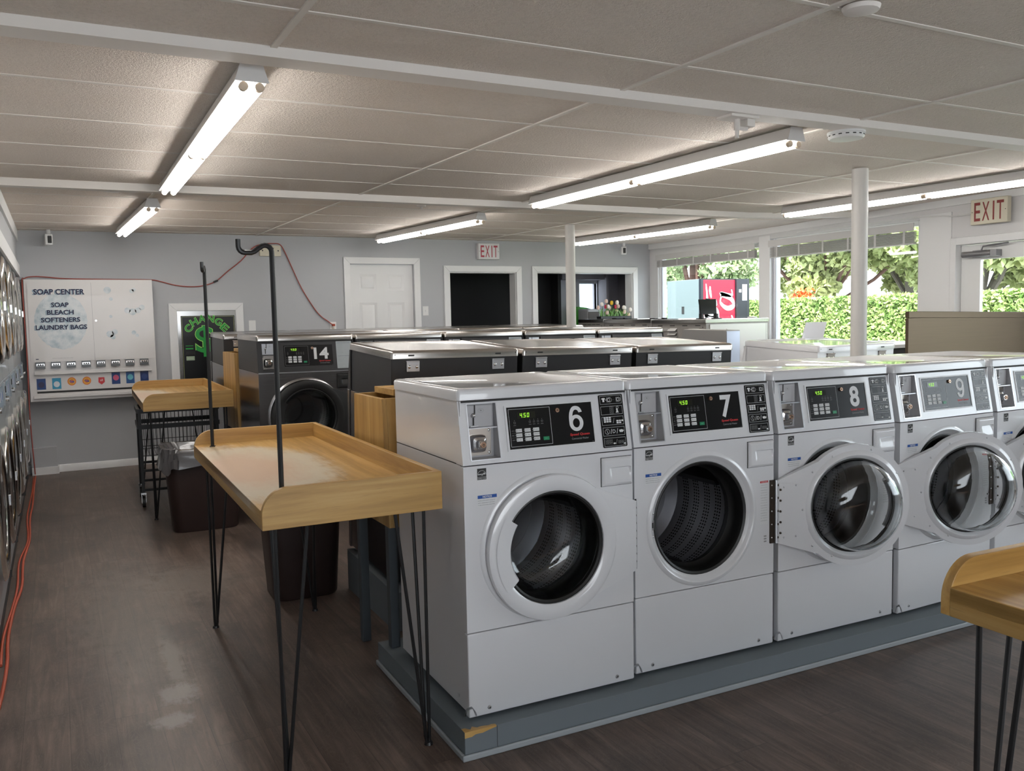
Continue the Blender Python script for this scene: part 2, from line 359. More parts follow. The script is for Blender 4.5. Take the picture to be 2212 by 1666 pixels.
mb.grid(lambda u, v: (-2.4+(XR+.16+2.4)*u, YF-.1+(YB+.1-YF+.1)*v, cz(-2.4+(XR+.16+2.4)*u, YF-.1+(YB+.2-YF)*v)), NX, NY, CEIL, flip=True)
mb.grid(lambda u, v: (-2.4+(XR+.16+2.4)*u, YF-.1+(YB+.1-YF+.1)*v, cz(-2.4+(XR+.16+2.4)*u, YF-.1+(YB+.2-YF)*v)+.1), NX, NY, CEIL); struct(mb.build('ceiling', sharp=60))
def strip(name, pts, w, h, m, axis):   # thin strip following the ceiling along x (axis 0) or y (axis 1)
    mb = MB(); n = len(pts); V = []
    for (x, y) in pts:
        z = cz(x, y)
        for dw, dz in ((-w/2, .005), (w/2, .005), (w/2, -h), (-w/2, -h)):
            V.append((x, y+dw, z+dz) if axis == 0 else (x+dw, y, z+dz))
    F = [(i*4+j, (i+1)*4+j, (i+1)*4+(j+1)%4, i*4+(j+1)%4) for i in range(n-1) for j in range(4)]+[(0, 1, 2, 3), tuple(range(4*n-4, 4*n))]
    mb.add(V, F, m, flip=(axis == 1)); return mb.build(name)
CEILT = mat('ceiling_strip_paint', (.78, .735, .68), .6); BEAMM = enamel_wall('painted_beam', (.80, .76, .72), 12, .5)
tn = 1
for y in GY:
    struct(strip('trim_%d' % tn, [(XL+.01+(XR-XL-.02)*i/14, y) for i in range(15)], .020, .003, CEILT, 0)); tn += 1
for x in GX[1:]:
    struct(strip('trim_%d' % tn, [(x, YF+(YB-YF)*i/14) for i in range(15)], .022, .006, CEILT, 1)); tn += 1
def beam(y0, y1, dr):
    global tn
    struct(strip('trim_%d' % tn, [(XL+.005+(XR-XL-.01)*i/14, (y0+y1)/2) for i in range(15)], y1-y0, dr, BEAMM, 0)); tn += 1
beam(.30, .41, .036); beam(3.66, 3.745, .05)
# back wall with the door, pass-through openings and change-machine recess
def holed(axis, at, thick, u0, u1, v0, v1, holes, m, name):
    """wall slab in plane axis=at (thickness away from the room) with rectangular holes (u0,u1,v0,v1)"""
    mb = MB(); us = sorted({u0, u1, *[h[0] for h in holes], *[h[1] for h in holes]}); vs = sorted({v0, v1, *[h[2] for h in holes], *[h[3] for h in holes]})
    for i in range(len(us)-1):
        j = 0
        while j < len(vs)-1:
            def solid(j): 
                uc, vc = (us[i]+us[i+1])/2, (vs[j]+vs[j+1])/2
                return not any(h[0] < uc < h[1] and h[2] < vc < h[3] for h in holes)
            if not solid(j): j += 1; continue
            k_ = j
            while k_+1 < len(vs)-1 and solid(k_+1): k_ += 1
            a = (us[i], us[i+1], at, at+thick, vs[j], vs[k_+1]) if axis == 1 else (at, at+thick, us[i], us[i+1], vs[j], vs[k_+1])
            mb.box(*a, m); j = k_+1
    return mb.build(name)
OP1 = (3.238, 4.19, .95, 2.085); OP2 = (4.505, 6.055, .95, 2.09); DR = (1.953, 2.763, 0, 2.172)
struct(holed(1, YB, .15, -2.4, XR+.15, 0, 2.65, [OP1, OP2, DR], WALL, 'wall_back'))
def casing(x0, x1, z0, z1, w=.078, t=.022, y=YB, bottom=False):   # flat casing round an opening in the back wall
    mb = MB(); 
    mb.prism([(x0-w, z0), (x0, z0), (x0, z1), (x0-w, z1+w)], 1, y-t, y, TRIM); mb.prism([(x1, z0), (x1+w, z0), (x1+w, z1+w), (x1, z1)], 1, y-t, y, TRIM)
    mb.prism([(x0-w, z1+w), (x0, z1), (x1, z1), (x1+w, z1+w)], 1, y-t, y, TRIM)
    if bottom: mb.box(x0-w, x1+w, y-t, y, z0-w, z0, TRIM)
    return mb
for x0, x1, z0, z1, b in ((DR[0], DR[1], 0, DR[3], False), (OP1[0], OP1[1], OP1[2], OP1[3], True), (OP2[0], OP2[1], OP2[2], OP2[3], True)):
    o = casing(x0, x1, z0, z1, bottom=b).build('trim_%d' % tn, bevel=.004); struct(o); tn += 1
# reveals of the pass-throughs
for (x0, x1, z0, z1) in (OP1, OP2):
    mb = MB(); mb.box(x0, x0+.012, YB, YB+.16, z0, z1, TRIM); mb.box(x1-.012, x1, YB, YB+.16, z0, z1, TRIM); mb.box(x0+.012, x1-.012, YB, YB+.16, z1-.012, z1, TRIM); mb.box(x0+.012, x1-.012, YB-.03, YB+.16, z0, z0+.02, TRIM)
    struct(mb.build('trim_%d' % tn)); tn += 1
# six-panel door
mb = MB(); x0, x1 = DR[0]+.004, DR[1]-.004
mb.box(x0, x1, YB+.05, YB+.09, .01, DR[3]-.004, TRIM); pnl = [(x0+.115, x0+.335, 1.855, 2.055), (x1-.335, x1-.115, 1.855, 2.055), (x0+.115, x0+.335, 1.05, 1.71), (x1-.335, x1-.115, 1.05, 1.71), (x0+.115, x0+.335, .25, .90), (x1-.335, x1-.115, .25, .90)]
us = sorted({x0, x1, *[p[0] for p in pnl], *[p[1] for p in pnl]}); vs = sorted({.01, DR[3]-.004, *[p[2] for p in pnl], *[p[3] for p in pnl]})
for i in range(len(us)-1):
    for j in range(len(vs)-1):
        uc, vc = (us[i]+us[i+1])/2, (vs[j]+vs[j+1])/2
        if not any(p[0] < uc < p[1] and p[2] < vc < p[3] for p in pnl): mb.box(us[i], us[i+1], YB+.036, YB+.05, vs[j], vs[j+1], TRIM, skip='k')
for p in pnl:
    a, b, c, d = p; e = .028
    mb.add([(a,YB+.036,c),(b,YB+.036,c),(b,YB+.036,d),(a,YB+.036,d),(a+e,YB+.049,c+e),(b-e,YB+.049,c+e),(b-e,YB+.049,d-e),(a+e,YB+.049,d-e)], [(0,1,5,4),(1,2,6,5),(2,3,7,6),(3,0,4,7)], TRIM)
    e2 = .045; mb.add([(a+e2,YB+.041,c+e2),(b-e2,YB+.041,c+e2),(b-e2,YB+.041,d-e2),(a+e2,YB+.041,d-e2),(a+e,YB+.0495,c+e),(b-e,YB+.0495,c+e),(b-e,YB+.0495,d-e),(a+e,YB+.0495,d-e)], [(0,1,2,3),(4,5,1,0),(5,6,2,1),(6,7,3,2),(7,4,0,3)], TRIM)
dr_ = struct(mb.build('door_1'))
for z in (.25, 1.10, 1.90):
    MB().cyl((x0+.002, YB+.03, z-.045), (x0+.002, YB+.03, z+.045), .007, m=BRASS, n=8).build('hinge', dr_, label='brass hinge')
mb = MB(); mb.lathe([(.0001, -.06), (.022, -.055), (.027, -.04), (.022, -.025), (.01, -.02), (.01, 0), (.03, 0)], (x1-.06, YB+.036, 1.0), 'y', CHROME, 20); mb.build('door_knob', dr_)
# left wall and soffit over the dryers
mb = MB(); mb.box(XL-.2, XL, YF, YB, 2.0, 2.65, WALL); mb.box(XL-.2, XL-.02, YF, 1.9, 0, 2.0, WALL); mb.box(-2.5, -2.35, YF, YB, 0, 2.65, WALL); struct(mb.build('wall_left'))
for a, b in ((2.30, None), (2.0, 2.12)):
    mb = MB(); n = 12; V = []
    for i in range(n+1):
        y = YF+(YB-YF)*i/n; zt = cz(XL, y) if b is None else b; za = zt-.115 if b is None else a
        V += [(XL-.002, y, za), (XL+.018, y, za), (XL+.018, y, zt), (XL-.002, y, zt)]
    mb.add(V, [(i*4+j, i*4+(j+1)%4, (i+1)*4+(j+1)%4, (i+1)*4+j) for i in range(n) for j in range(4)]+[(0, 3, 2, 1), tuple(range(4*n, 4*n+4))], TRIM)
    struct(mb.build('trim_%d' % tn)); tn += 1
# baseboards
mb = MB(); mb.prism([(YB-.018, 0), (YB, 0), (YB, .075), (YB-.008, .075), (YB-.018, .06)], 0, -1.225, DR[0]-.08, TRIM); struct(mb.build('baseboard_back'))
mb = MB(); mb.box(-1.46, -1.225, YB-.10, YB, .075, .27, WALL); mb.box(-1.46, -1.215, YB-.115, YB, 0, .075, TRIM); struct(mb.build('trim_%d' % tn)); tn += 1
# right (window) wall; the unseen openings beyond the frame are added for fill light
W1 = (5.22, 7.20, 1.0, 2.33); W2 = (3.04, 5.04, 1.12, 2.36); D2 = (1.20, 2.70, 0, 2.15); W3 = (-1.3, .95, .6, 2.33); W4 = (-4.2, -1.5, .6, 2.33)
WALLW = mat('white_window_wall', (.70, .69, .69), .55)
struct(holed(0, XR, .15, YF-.1, YB+.15, 0, 2.65, [W1, W2, D2, W3, W4], WALLW, 'wall_right'))
struct(holed(1, YF-.15, .15, -2.4, XR+.15, 0, 2.65, [(-1.4, 1.7, .5, 2.2)], WALL, 'wall_front'))  # unseen opening behind the camera, added to light the washer fronts
GREYV = mat('grey_vinyl_frame', (.62, .63, .70), .4)
wn_ = 1
for (y0, y1, z0, z1) in (W1, W2, W3, W4):
    mb = MB(); fw = .05
    mb.box(XR+.04, XR+.11, y0, y0+fw, z0, z1, TRIM); mb.box(XR+.04, XR+.11, y1-fw, y1, z0, z1, GREYV); mb.box(XR+.04, XR+.11, y0+fw, y1-fw, z1-fw, z1, TRIM); mb.box(XR+.04, XR+.11, y0+fw, y1-fw, z0, z0+fw, TRIM)
    mb.box(XR+.035, XR+.04, y1-fw*.62, y1-fw*.45, z0, z1, TRIM)
    wo = struct(mb.build('window_%d' % wn_, bevel=.003)); wn_ += 1
    MB().box(XR+.072, XR+.078, y0+fw, y1-fw, z0+fw, z1-fw, PANE).build('pane', wo)
    MB().box(XR-.03, XR+.04, y0-.02, y1+.02, z0-.025, z0, TRIM).build('sill', wo)
# crown strip above the windows
mb = MB(); n = 16; V = []
for i in range(n+1):
    y = .2+(YB-.2)*i/n; zt = cz(XR, y); V += [(XR-.022, y, zt-.075), (XR+.002, y, zt-.075), (XR+.002, y, zt), (XR-.022, y, zt)]
mb.add(V, [(i*4+j, (i+1)*4+j, (i+1)*4+(j+1)%4, i*4+(j+1)%4) for i in range(n) for j in range(4)]+[(0, 1, 2, 3), tuple(range(4*n, 4*n+4))], TRIM); struct(mb.build('trim_%d' % tn)); tn += 1
mb = MB()
for y0, y1 in ((2.70, 3.04), (5.04, 5.22)): mb.box(XR-.012, XR, y0, y1, .9, 2.40, TRIM)
struct(mb.build('trim_%d' % tn, bevel=.003)); tn += 1
# glazed entrance door
mb = MB(); y0, y1, z1 = D2[0], D2[1], D2[3]
mb.box(XR-.03, XR+.13, y1-.06, y1, 0, z1, TRIM); mb.box(XR-.03, XR+.13, y0, y0+.06, 0, z1, TRIM); mb.box(XR-.03, XR+.13, y0+.06, y1-.06, z1-.07, z1, TRIM)
struct(mb.build('trim_%d' % tn, bevel=.006)); tn += 1
mb = MB(); a, b, t = y0+.065, y1-.065, z1-.075
mb.box(XR+.05, XR+.095, b-.19, b, .01, t, WHITEP); mb.box(XR+.05, XR+.095, a, a+.12, .01, t, WHITEP); mb.box(XR+.05, XR+.095, a+.12, b-.19, t-.14, t, WHITEP); mb.box(XR+.05, XR+.095, a+.12, b-.19, .01, .25, WHITEP)
d2 = struct(mb.build('door_2', bevel=.003)); MB().box(XR+.068, XR+.074, a+.12, b-.19, .25, t-.14, PANE).build('pane', d2)
mb = MB(); GREYM = mat('grey_closer_metal', (.26, .26, .27), .35, .5)
mb.tube([(XR-.01, 2.58, 1.985), (XR-.01, 2.30, 1.985)], .028, GREYM, 14); mb.box(XR-.035, XR+.05, 2.24, 2.30, 1.955, 2.015, GREYM)
mb.box(XR+.01, XR+.05, 2.38, 2.50, 1.955, 2.02, GREYM)
dc = mb.build('door_closer', d2, bevel=.003); MB().tube([(XR-.01, 2.40, 2.01), (XR-.015, 2.38, 2.05), (XR-.02, 2.14, 2.065)], .008, GREYM).build('closer_arm', dc)
mb = MB(); mb.box(XR+.0, XR+.05, a+.1, b-.17, 1.06, 1.10, BLKMET); mb.build('push_bar', d2, bevel=.004)
# rooms behind the pass-throughs
mb = MB()
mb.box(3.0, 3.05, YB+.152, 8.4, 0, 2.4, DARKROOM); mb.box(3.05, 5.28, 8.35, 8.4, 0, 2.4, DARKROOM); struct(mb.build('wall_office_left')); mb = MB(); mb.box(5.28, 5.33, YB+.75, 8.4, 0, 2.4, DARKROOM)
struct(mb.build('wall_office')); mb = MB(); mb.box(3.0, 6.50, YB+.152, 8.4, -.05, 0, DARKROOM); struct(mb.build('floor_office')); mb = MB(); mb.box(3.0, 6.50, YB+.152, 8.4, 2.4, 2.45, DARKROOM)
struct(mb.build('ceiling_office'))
mb = MB(); OW = (5.735, 6.045, 1.45, 1.98); gy = 8.3; WHR = mat('pale_office_wall', (.45, .46, .52), .7)
mb.box(5.33, 5.66, gy, gy+.1, 0, 2.03, WHR)
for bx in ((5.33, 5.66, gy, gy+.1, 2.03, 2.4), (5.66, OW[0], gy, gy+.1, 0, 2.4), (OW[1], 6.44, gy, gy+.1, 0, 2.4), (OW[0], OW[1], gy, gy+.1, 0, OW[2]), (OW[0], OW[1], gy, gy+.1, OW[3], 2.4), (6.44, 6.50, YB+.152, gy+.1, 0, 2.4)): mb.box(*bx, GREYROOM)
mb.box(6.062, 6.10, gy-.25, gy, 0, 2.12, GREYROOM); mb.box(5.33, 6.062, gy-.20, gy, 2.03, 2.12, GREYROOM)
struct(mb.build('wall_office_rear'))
mb = MB(); e = .05; fo = mat('shadowed_frame_paint', (.38, .38, .42), .6)
mb.box(OW[0]-.06, OW[0], gy-.02, gy+.05, OW[2]-.3, OW[3]+.06, fo); mb.box(OW[0], OW[1], gy-.02, gy+.05, OW[3], OW[3]+.06, fo); mb.box(OW[1], OW[1]+.014, gy-.02, gy+.05, OW[2]-.3, OW[3]+.06, fo)
wo = struct(mb.build('window_%d' % wn_)); wn_ += 1; MB().box(OW[0], OW[1], gy+.06, gy+.065, OW[2], OW[3], PANE).build('pane', wo)

# ---------------------------------------------------------------- coin laundry washers
WW, WD, ZS, ZC, ZL, ZT, YL = .683, .708, .2986, .877, .1095*10, 1.136, .0404
def cy(z): return YL*(z-ZC)/(ZL-ZC)
TILT = math.atan2(YL, ZL-ZC)
def cfr(x, z, out=.0006):   # frame on the sloped console face
    n = Vector((0, -math.cos(TILT), math.sin(TILT)*-1)); n = Vector((0, -(ZL-ZC), YL)).normalized()
    up = Vector((0, YL, ZL-ZC)).normalized(); o = Vector((x, cy(z), z))+n*out
    return Matrix(((1, up.x, n.x, o.x), (0, up.y, n.y, o.y), (0, up.z, n.z, o.z), (0, 0, 0, 1)))
HC = (.322, .571); HR = .236
def w_cabinet(side, back):
    def fn(mb):
        t = .004; e = .006
        mb.box(e, e+t, .03, WD-e, .012, ZC-.002, side); mb.box(WW-e-t, WW-e, .03, WD-e, .012, ZC-.002, side)
        mb.box(e, e+t, .03, WD-e, ZC+.002, ZL, back); mb.box(WW-e-t, WW-e, .03, WD-e, ZC+.002, ZL, back)
        mb.box(e+t, WW-e-t, WD-e-t, WD-e, .012, ZL, back); mb.box(e+t, WW-e-t, .03, WD-e-t, .012, .02, SEAM); mb.box(e+t, WW-e-t, .03, WD-e-t, ZL-.006, ZL, SEAM)
        mb.box(e+.001, WW-e-.001, .045, WD-e-.002, ZC-.002, ZC+.002, SEAM, skip='tb')
        mb.box(e-.0004, e+.001, .0305, .0325, .02, ZL, SEAM); mb.box(WW-e-.001, WW-e+.0004, .0305, .0325, .02, ZL, SEAM)
        for y in (.10, .60): mb.cyl((e-.0015, y, .045), (e, y, .045), .006, m=GALV, n=10)
    return fn
def w_foot(mb): mb.cyl((0, 0, -.012), (0, 0, .014), .017, m=RUBBER, n=14)
def w_base(m):
    def fn(mb):
        mb.prism([(.03, .0), (.004, .0), (.0, .006), (.0, ZS-.002), (.03, ZS-.002)], 0, .001, WW-.001, m)
    return fn
def w_basetrim(m):
    def fn(mb):
        for x in (.078, WW-.078):
            mb.lathe([(.0001, -.0025), (.0065, -.002), (.008, .0)], (x, .0, .026), 'y', GALV, 12); mb.lathe([(.0001, -.003), (.0025, -.003)], (x, .0, .026), 'y', SEAM, 8)
            mb.prism([(-.018, .014), (-.010, .040), (.010, .044), (.026, .020), (.030, .006), (.024, .006), (.014, .034), (-.006, .034), (-.013, .012)], 1, -.0008, .0, m)
            for i in range(0): pass
    return fn
def w_front(m):
    def fn(mb):
        z0, z1 = ZS+.002, ZC-.002; n = 64; cx, czz = HC; V = []; O = []
        for i in range(n):
            t = 2*PI*i/n; c, s_ = math.cos(t), math.sin(t); V.append((cx+.268*c, 0, czz+.268*s_))
            k_ = min((WW-.001-cx)/c if c > 1e-6 else 9, (.001-cx)/c if c < -1e-6 else 9, (z1-czz)/s_ if s_ > 1e-6 else 9, (z0-czz)/s_ if s_ < -1e-6 else 9)
            O.append((cx+k_*c, 0, czz+k_*s_))
        # snap to the rectangle's corners so that the plate is a true rectangle
        for X in (.001, WW-.001):
            for Z in (z0, z1):
                j = min(range(n), key=lambda q: (O[q][0]-X)**2+(O[q][2]-Z)**2); O[j] = (X, 0, Z)
        mb.add(V+O, [(i, n+i, n+(i+1)%n, (i+1)%n) for i in range(n)], m, flip=False)
        mb.lathe([(.268, 0), (.262, -.005), (.252, -.007), (.246, -.004), (.240, .004), (HR, .006), (.224, .016), (.221, .05)], (cx, 0, czz), 'y', m, n)
        for (xa, xb, ya, yb_, za, zb) in ((.001, .004, 0, .03, z0, z1), (WW-.004, WW-.001, 0, .03, z0, z1), (.004, WW-.004, 0, .03, z1-.003, z1), (.004, WW-.004, 0, .03, z0, z0+.003)): mb.box(xa, xb, ya, yb_, za, zb, m, skip='f')
    return fn
def w_gasket(mb):
    mb.lathe([(.226, .012), (.222, .010), (.214, .014), (.208, .030), (.212, .05), (.204, .075), (.196, .085), (.200, .11), (.22, .115)], (HC[0], 0, HC[1]), 'y', RUBBER, 56)
def w_drum(mb):
    mb.lathe([(.204, .118), (.262, .135)], (HC[0], 0, HC[1]), 'y', DRUM, 56)
    mb.lathe([(.262, .135), (.262, .52)], (HC[0], 0, HC[1]), 'y', DRUM, 56, uv=True)
    k_ = mat('drum_back_steel', (.16, .16, .17), .35, 1)
    mb.lathe([(.262, .52), (.20, .53), (.19, .515), (.11, .515), (.10, .525), (.0001, .525)], (HC[0], 0, HC[1]), 'y', k_, 56)
    for i in range(3):
        a = 2*PI*i/3+.5; c, s_ = math.cos(a), math.sin(a); w_ = .035; P = []
        for (rr, tt) in ((.262, -w_), (.262, w_), (.205, w_*.35), (.205, -w_*.35)):
            P.append((HC[0]+rr*c-tt*s_, HC[1]+rr*s_+tt*c))
        mb.prism(P, 1, .15, .50, k_)
CBX = (.035, .143, .895, 1.082)
def w_console(m):
    def fn(mb):
        xs = [.001, CBX[0], CBX[1], WW-.001]; zs = [ZC+.002, CBX[2], CBX[3], ZL-.001]
        for i in range(3):
            for j in range(3):
                if i == 1 and j == 1: continue
                mb.add([(xs[i], cy(zs[j]), zs[j]), (xs[i+1], cy(zs[j]), zs[j]), (xs[i+1], cy(zs[j+1]), zs[j+1]), (xs[i], cy(zs[j+1]), zs[j+1])], [(0, 1, 2, 3)], m)
        for x, fl in ((.001, False), (WW-.001, True)): mb.add([(x, cy(zs[0]), zs[0]), (x, cy(zs[3]), zs[3]), (x, .06, zs[3]), (x, .06, zs[0])], [(0, 1, 2, 3)], m, flip=fl)
        mb.add([(.001, cy(zs[0]), zs[0]), (.001, .06, zs[0]), (WW-.001, .06, zs[0]), (WW-.001, cy(zs[0]), zs[0])], [(0, 1, 2, 3)], m)
    return fn
def w_coin(m, black=False):
    def fn(mb):
        x0, x1, z0, z1 = CBX; zm = 1.0; yb = .058; rim = GALV if not black else mat('dark_coin_frame', (.03, .03, .03), .35)
        inn = mat('grey_coin_recess', (.46, .46, .48), .45) if not black else rim
        def q(a, b, c, d, mm): mb.add([a, b, c, d], [(0, 1, 2, 3)], mm)
        q((x0, yb, z0), (x1, yb, z0), (x1, yb, z1), (x0, yb, z1), inn)
        q((x0, cy(z0), z0), (x0, yb, z0), (x0, yb, z1), (x0, cy(z1), z1), inn); q((x1, yb, z0), (x1, cy(z0), z0), (x1, cy(z1), z1), (x1, yb, z1), inn)
        q((x0, cy(z0), z0), (x1, cy(z0), z0), (x1, yb, z0), (x0, yb, z0), inn); q((x0, yb, z1), (x1, yb, z1), (x1, cy(z1), z1), (x0, cy(z1), z1), inn)
        q((x0+.002, yb-.012, zm+.002), (x1-.010, yb-.012, zm+.002), (x1-.010, yb-.012, z1-.006), (x0+.002, yb-.012, z1-.006), inn if not black else GALV)
        mb.box(x0, x1, cy(zm)+.003, yb, zm-.0025, zm+.0015, rim)
        f = cfr(0, 0, 0)
        for (a, b, c, d) in ((x0-.004, x1+.004, z1, z1+.003), (x0-.004, x1+.004, z0-.003, z0), (x0-.004, x0, z0, z1), (x1, x1+.004, z0, z1)):
            mb.add([(a, cy(c)-.0015, c), (b, cy(c)-.0015, c), (b, cy(d)-.0015, d), (a, cy(d)-.0015, d)], [(0, 1, 2, 3)], rim)
    return fn
def w_slot(mb):
    y = .0445; f = fxz(.035, y, 1.0)
    mb.rrect(f, .030, .035, .046, .078, .002, SEAM); mb.rrect(f, .020, .034, .034, .050, .006, SEAM, .0003); mb.rrect(f, .024, .030, .008, .036, .001, SEAM, .0004)
    mb.ball((.035+.026, y-.004, 1.042), .0075, CHROME); mb.box(.035+.014, .035+.042, y-.008, y, 1.004, 1.007, GALV)
    P = [(.044, .058), (.048, .064), (.062, .064), (.067, .058), (.062, .052), (.048, .052)]
    for i in range(6):
        a, b = P[i], P[(i+1)%6]; d = Vector((b[0]-a[0], b[1]-a[1])); nn = Vector((-d.y, d.x)).normalized()*.0004
        mb.add([f @ Vector((a[0]-nn.x, a[1]-nn.y, .0006)), f @ Vector((b[0]-nn.x, b[1]-nn.y, .0006)), f @ Vector((b[0]+nn.x, b[1]+nn.y, .0006)), f @ Vector((a[0]+nn.x, a[1]+nn.y, .0006))], [(0, 1, 2, 3)], GREYP)
    mb.text('25\u00a2', f @ Matrix.Translation((.0555, .058, .0006)), .0045, SEAM, bold=.01)
def w_lock(mb):
    y = .0565; P = []
    mb.rect(fxz(.035, y, .895), .003, .098, .006, .100, BRASS if False else mat('coin_plate_steel', (.60, .56, .52), .3, 1))
    for x in (.012, .09):
        for z in (.014, .092): mb.ball((.035+x, y, .895+z), .005, CHROME, 10, 6, (1, .6, 1))
    c = (.035+.045, y, .895+.048)
    def sq(r, h, n=24, p=5):
        V = []
        for i in range(n):
            t = 2*PI*i/n; co, si = math.cos(t), math.sin(t); k_ = (abs(co)**p+abs(si)**p)**(-1/p); V.append((c[0]+r*k_*co, c[1]-h, c[2]+r*k_*si))
        return V
    L = [sq(.031, 0), sq(.030, .010), sq(.024, .022), sq(.016, .026), sq(.0145, .044), sq(.012, .047)]; n = 24
    mb.add(sum(L, []), [(j*n+i, (j+1)*n+i, (j+1)*n+(i+1)%n, j*n+(i+1)%n) for j in range(5) for i in range(n)]+[tuple(range(5*n, 6*n))], CHROME, True)
def w_cyl(mb):
    c = (.035+.047, .0085, .895+.048); mb.lathe([(.0105, .003), (.0100, -.001), (.0090, -.002), (.0001, -.002)], c, 'y', BRASS, 20)
    mb.lathe([(.0035, -.0024), (.0052, -.0024)], c, 'y', SEAM, 16); mb.box(c[0]-.001, c[0]+.001, c[1]-.0026, c[1]-.002, c[2]-.002, c[2]+.005, SEAM)
CPX = (.181, .525, .918, 1.062)
def seg7(mb, f, x, y, h, w, ch, m):
    t = h*.14; S = {'a': (0, h-t, w, h), 'd': (0, 0, w, t), 'g': (0, h/2-t/2, w, h/2+t/2), 'f': (0, h/2, t, h), 'b': (w-t, h/2, w, h), 'e': (0, 0, t, h/2), 'c': (w-t, 0, w, h/2)}
    for k_ in {'4': 'fgbc', '5': 'afgcd', '0': 'abcdef', '.': ''}[ch]:
        a, b, c, d = S[k_]; sh = .12
        mb.add([f @ Vector((x+a+sh*b, y+b, 0)), f @ Vector((x+c+sh*b, y+b, 0)), f @ Vector((x+c+sh*d, y+d, 0)), f @ Vector((x+a+sh*d, y+d, 0))], [(0, 1, 2, 3)], m)
def w_panel(black):
    def fn(mb):
        f = cfr(0, 1.0, .0)
        def P(z): return (z-1.0)/math.cos(TILT)
        x0, x1, z0, z1 = CPX[0], CPX[1], P(CPX[2]), P(CPX[3])
        if not black:
            fr = mat('enamel_bezel', (.70, .705, .72), .35)
            for (a, b, c, d) in ((x0-.008, x1+.006, z1, z1+.006), (x0-.008, x1+.006, z0-.006, z0), (x0-.008, x0, z0, z1), (x1, x1+.006, z0, z1)):
                V = [f @ Vector(p) for p in ((a, c, 0), (b, c, 0), (b, d, 0), (a, d, 0), (a, c, .003), (b, c, .003), (b, d, .003), (a, d, .003))]
                mb.add(V, [(4, 5, 6, 7), (0, 1, 5, 4), (1, 2, 6, 5), (2, 3, 7, 6), (3, 0, 4, 7)], fr)
        mb.rect(f, x0, x1, z0, z1, BLACKP, .0008)
        g = f @ Matrix.Translation((0, 0, .0013)); mb.outline(g, x0+.007, x0+.171, z0+.008, z1-.007, .0010, PRINT if not black else GREYP)
        for i, dx in enumerate((0, .030, .046, .062, .078)):     # indicator icons and captions
            xx = x0+.028+dx+(0 if i == 0 else .030); zz = z1-.062
            mb.rect(g, xx-.0008, xx+.0008, zz+.014, zz+.0156, GREYP); mb.outline(g, xx-.0035, xx+.0035, zz+.004, zz+.010, .0006, GREYP); mb.text(('LOCK' if i == 0 else ('WASH', 'RINSE', 'SPIN', 'DONE')[i-1]), g @ Matrix.Translation((xx, zz-.002, 0)), .0026, GREYP)
        for r in range(3):
            zz = z0+.0635-.0160*r; mb.text(('CYC', 'SOIL', 'TEMP')[r], g @ Matrix.Translation((x0+.018, zz, 0)), .003, GREYP, center=True)
            if r: mb.rect(g, x0+.012, x0+.105, zz+.0078, zz+.0082, GREYP)
            for c in range(3): mb.rrect(g, x0+.0265+.034*c, x0+.0283+.034*c, zz-.0009, zz+.0009, .0008, PRINT, 0)
        mb.text('Speed Queen', g @ Matrix.Translation((x0+.285, z0+.032, 0)), .0115, RED, w=.082, bold=.035, shear=.1)
        mb.text('Commercial Washer', g @ Matrix.Translation((x0+.285, z0+.0185, 0)), .0072, GREYP, w=.07)
        mb.text('WX14', g @ Matrix.Translation((x1-.006, z0+.004, 0)), .002, GREYP)
    return fn
def w_display(mb):
    g = cfr(0, 1.0, .0018); x0, z1 = CPX[0], (CPX[3]-1)/math.cos(TILT)
    mb.rect(g, x0+.040, x0+.112, z1-.042, z1-.019, mat('display_window', (.012, .014, .008), .15), -.0003)
    seg7(mb, g, x0+.050, z1-.038, .0150, .0085, '4', GLOW); seg7(mb, g, x0+.0645, z1-.038, .0150, .0085, '5', GLOW); seg7(mb, g, x0+.078, z1-.038, .0150, .0085, '0', GLOW)
    mb.rect(g, x0+.0610, x0+.0628, z1-.038, z1-.0362, GLOW)
def w_button(mb):
    f = Matrix.Rotation(-TILT, 4, 'X') @ fxz(0, 0, 0); w_, h = .0120, .0062
    V = [f @ Vector(p) for p in ((-w_, -h, 0), (w_, -h, 0), (w_, h, 0), (-w_, h, 0), (-w_+.001, -h+.001, .0018), (w_-.001, -h+.001, .0018), (w_-.001, h-.001, .0018), (-w_+.001, h-.001, .0018))]
    mb.add(V, [(4, 5, 6, 7), (0, 1, 5, 4), (1, 2, 6, 5), (2, 3, 7, 6), (3, 0, 4, 7)], PRINT)
def w_blabel(t):
    def fn(mb):
        w_button(mb); f = Matrix.Rotation(-TILT, 4, 'X') @ fxz(0, 0, 0) @ Matrix.Translation((.0025, 0, .0021)); mb.text(t, f, .0026, SEAM, bold=.01)
        mb.outline(f @ Matrix.Translation((-.0100, 0, 0)), -.0016, .0016, -.002, .002, .0006, SEAM)
    return fn
BL = ['LIGHT', 'MEDIUM', 'HEAVY', 'NORMAL', 'PERM', 'DELICATE', 'HOT', 'WARM', 'COLD']
def w_start(mb):
    f = Matrix.Rotation(-TILT, 4, 'X') @ fxz(0, 0, 0); mb.rrect(f, -.0118, .0118, -.0062, .0062, .001, GREENB, .0012); mb.text('START', f @ Matrix.Translation((0, 0, .0015)), .0026, mat('pale_green_print', (.2, .6, .4), .5))
def w_key(mb):
    f = cfr(0, 1.0, .0008); o = f @ Vector((CPX[0]+.199, .041, 0)); n = (f.to_3x3() @ Vector((0, 0, 1)))
    mb.cyl(o, o+n*.007, .0085, .0078, BRASS, 20); mb.cyl(o+n*.007, o+n*.0074, .0045, m=mat('lock_core', (.25, .13, .08), .4), n=16); mb.cyl(o+n*.0074, o+n*.0078, .002, m=SEAM, n=10)
NB = .03
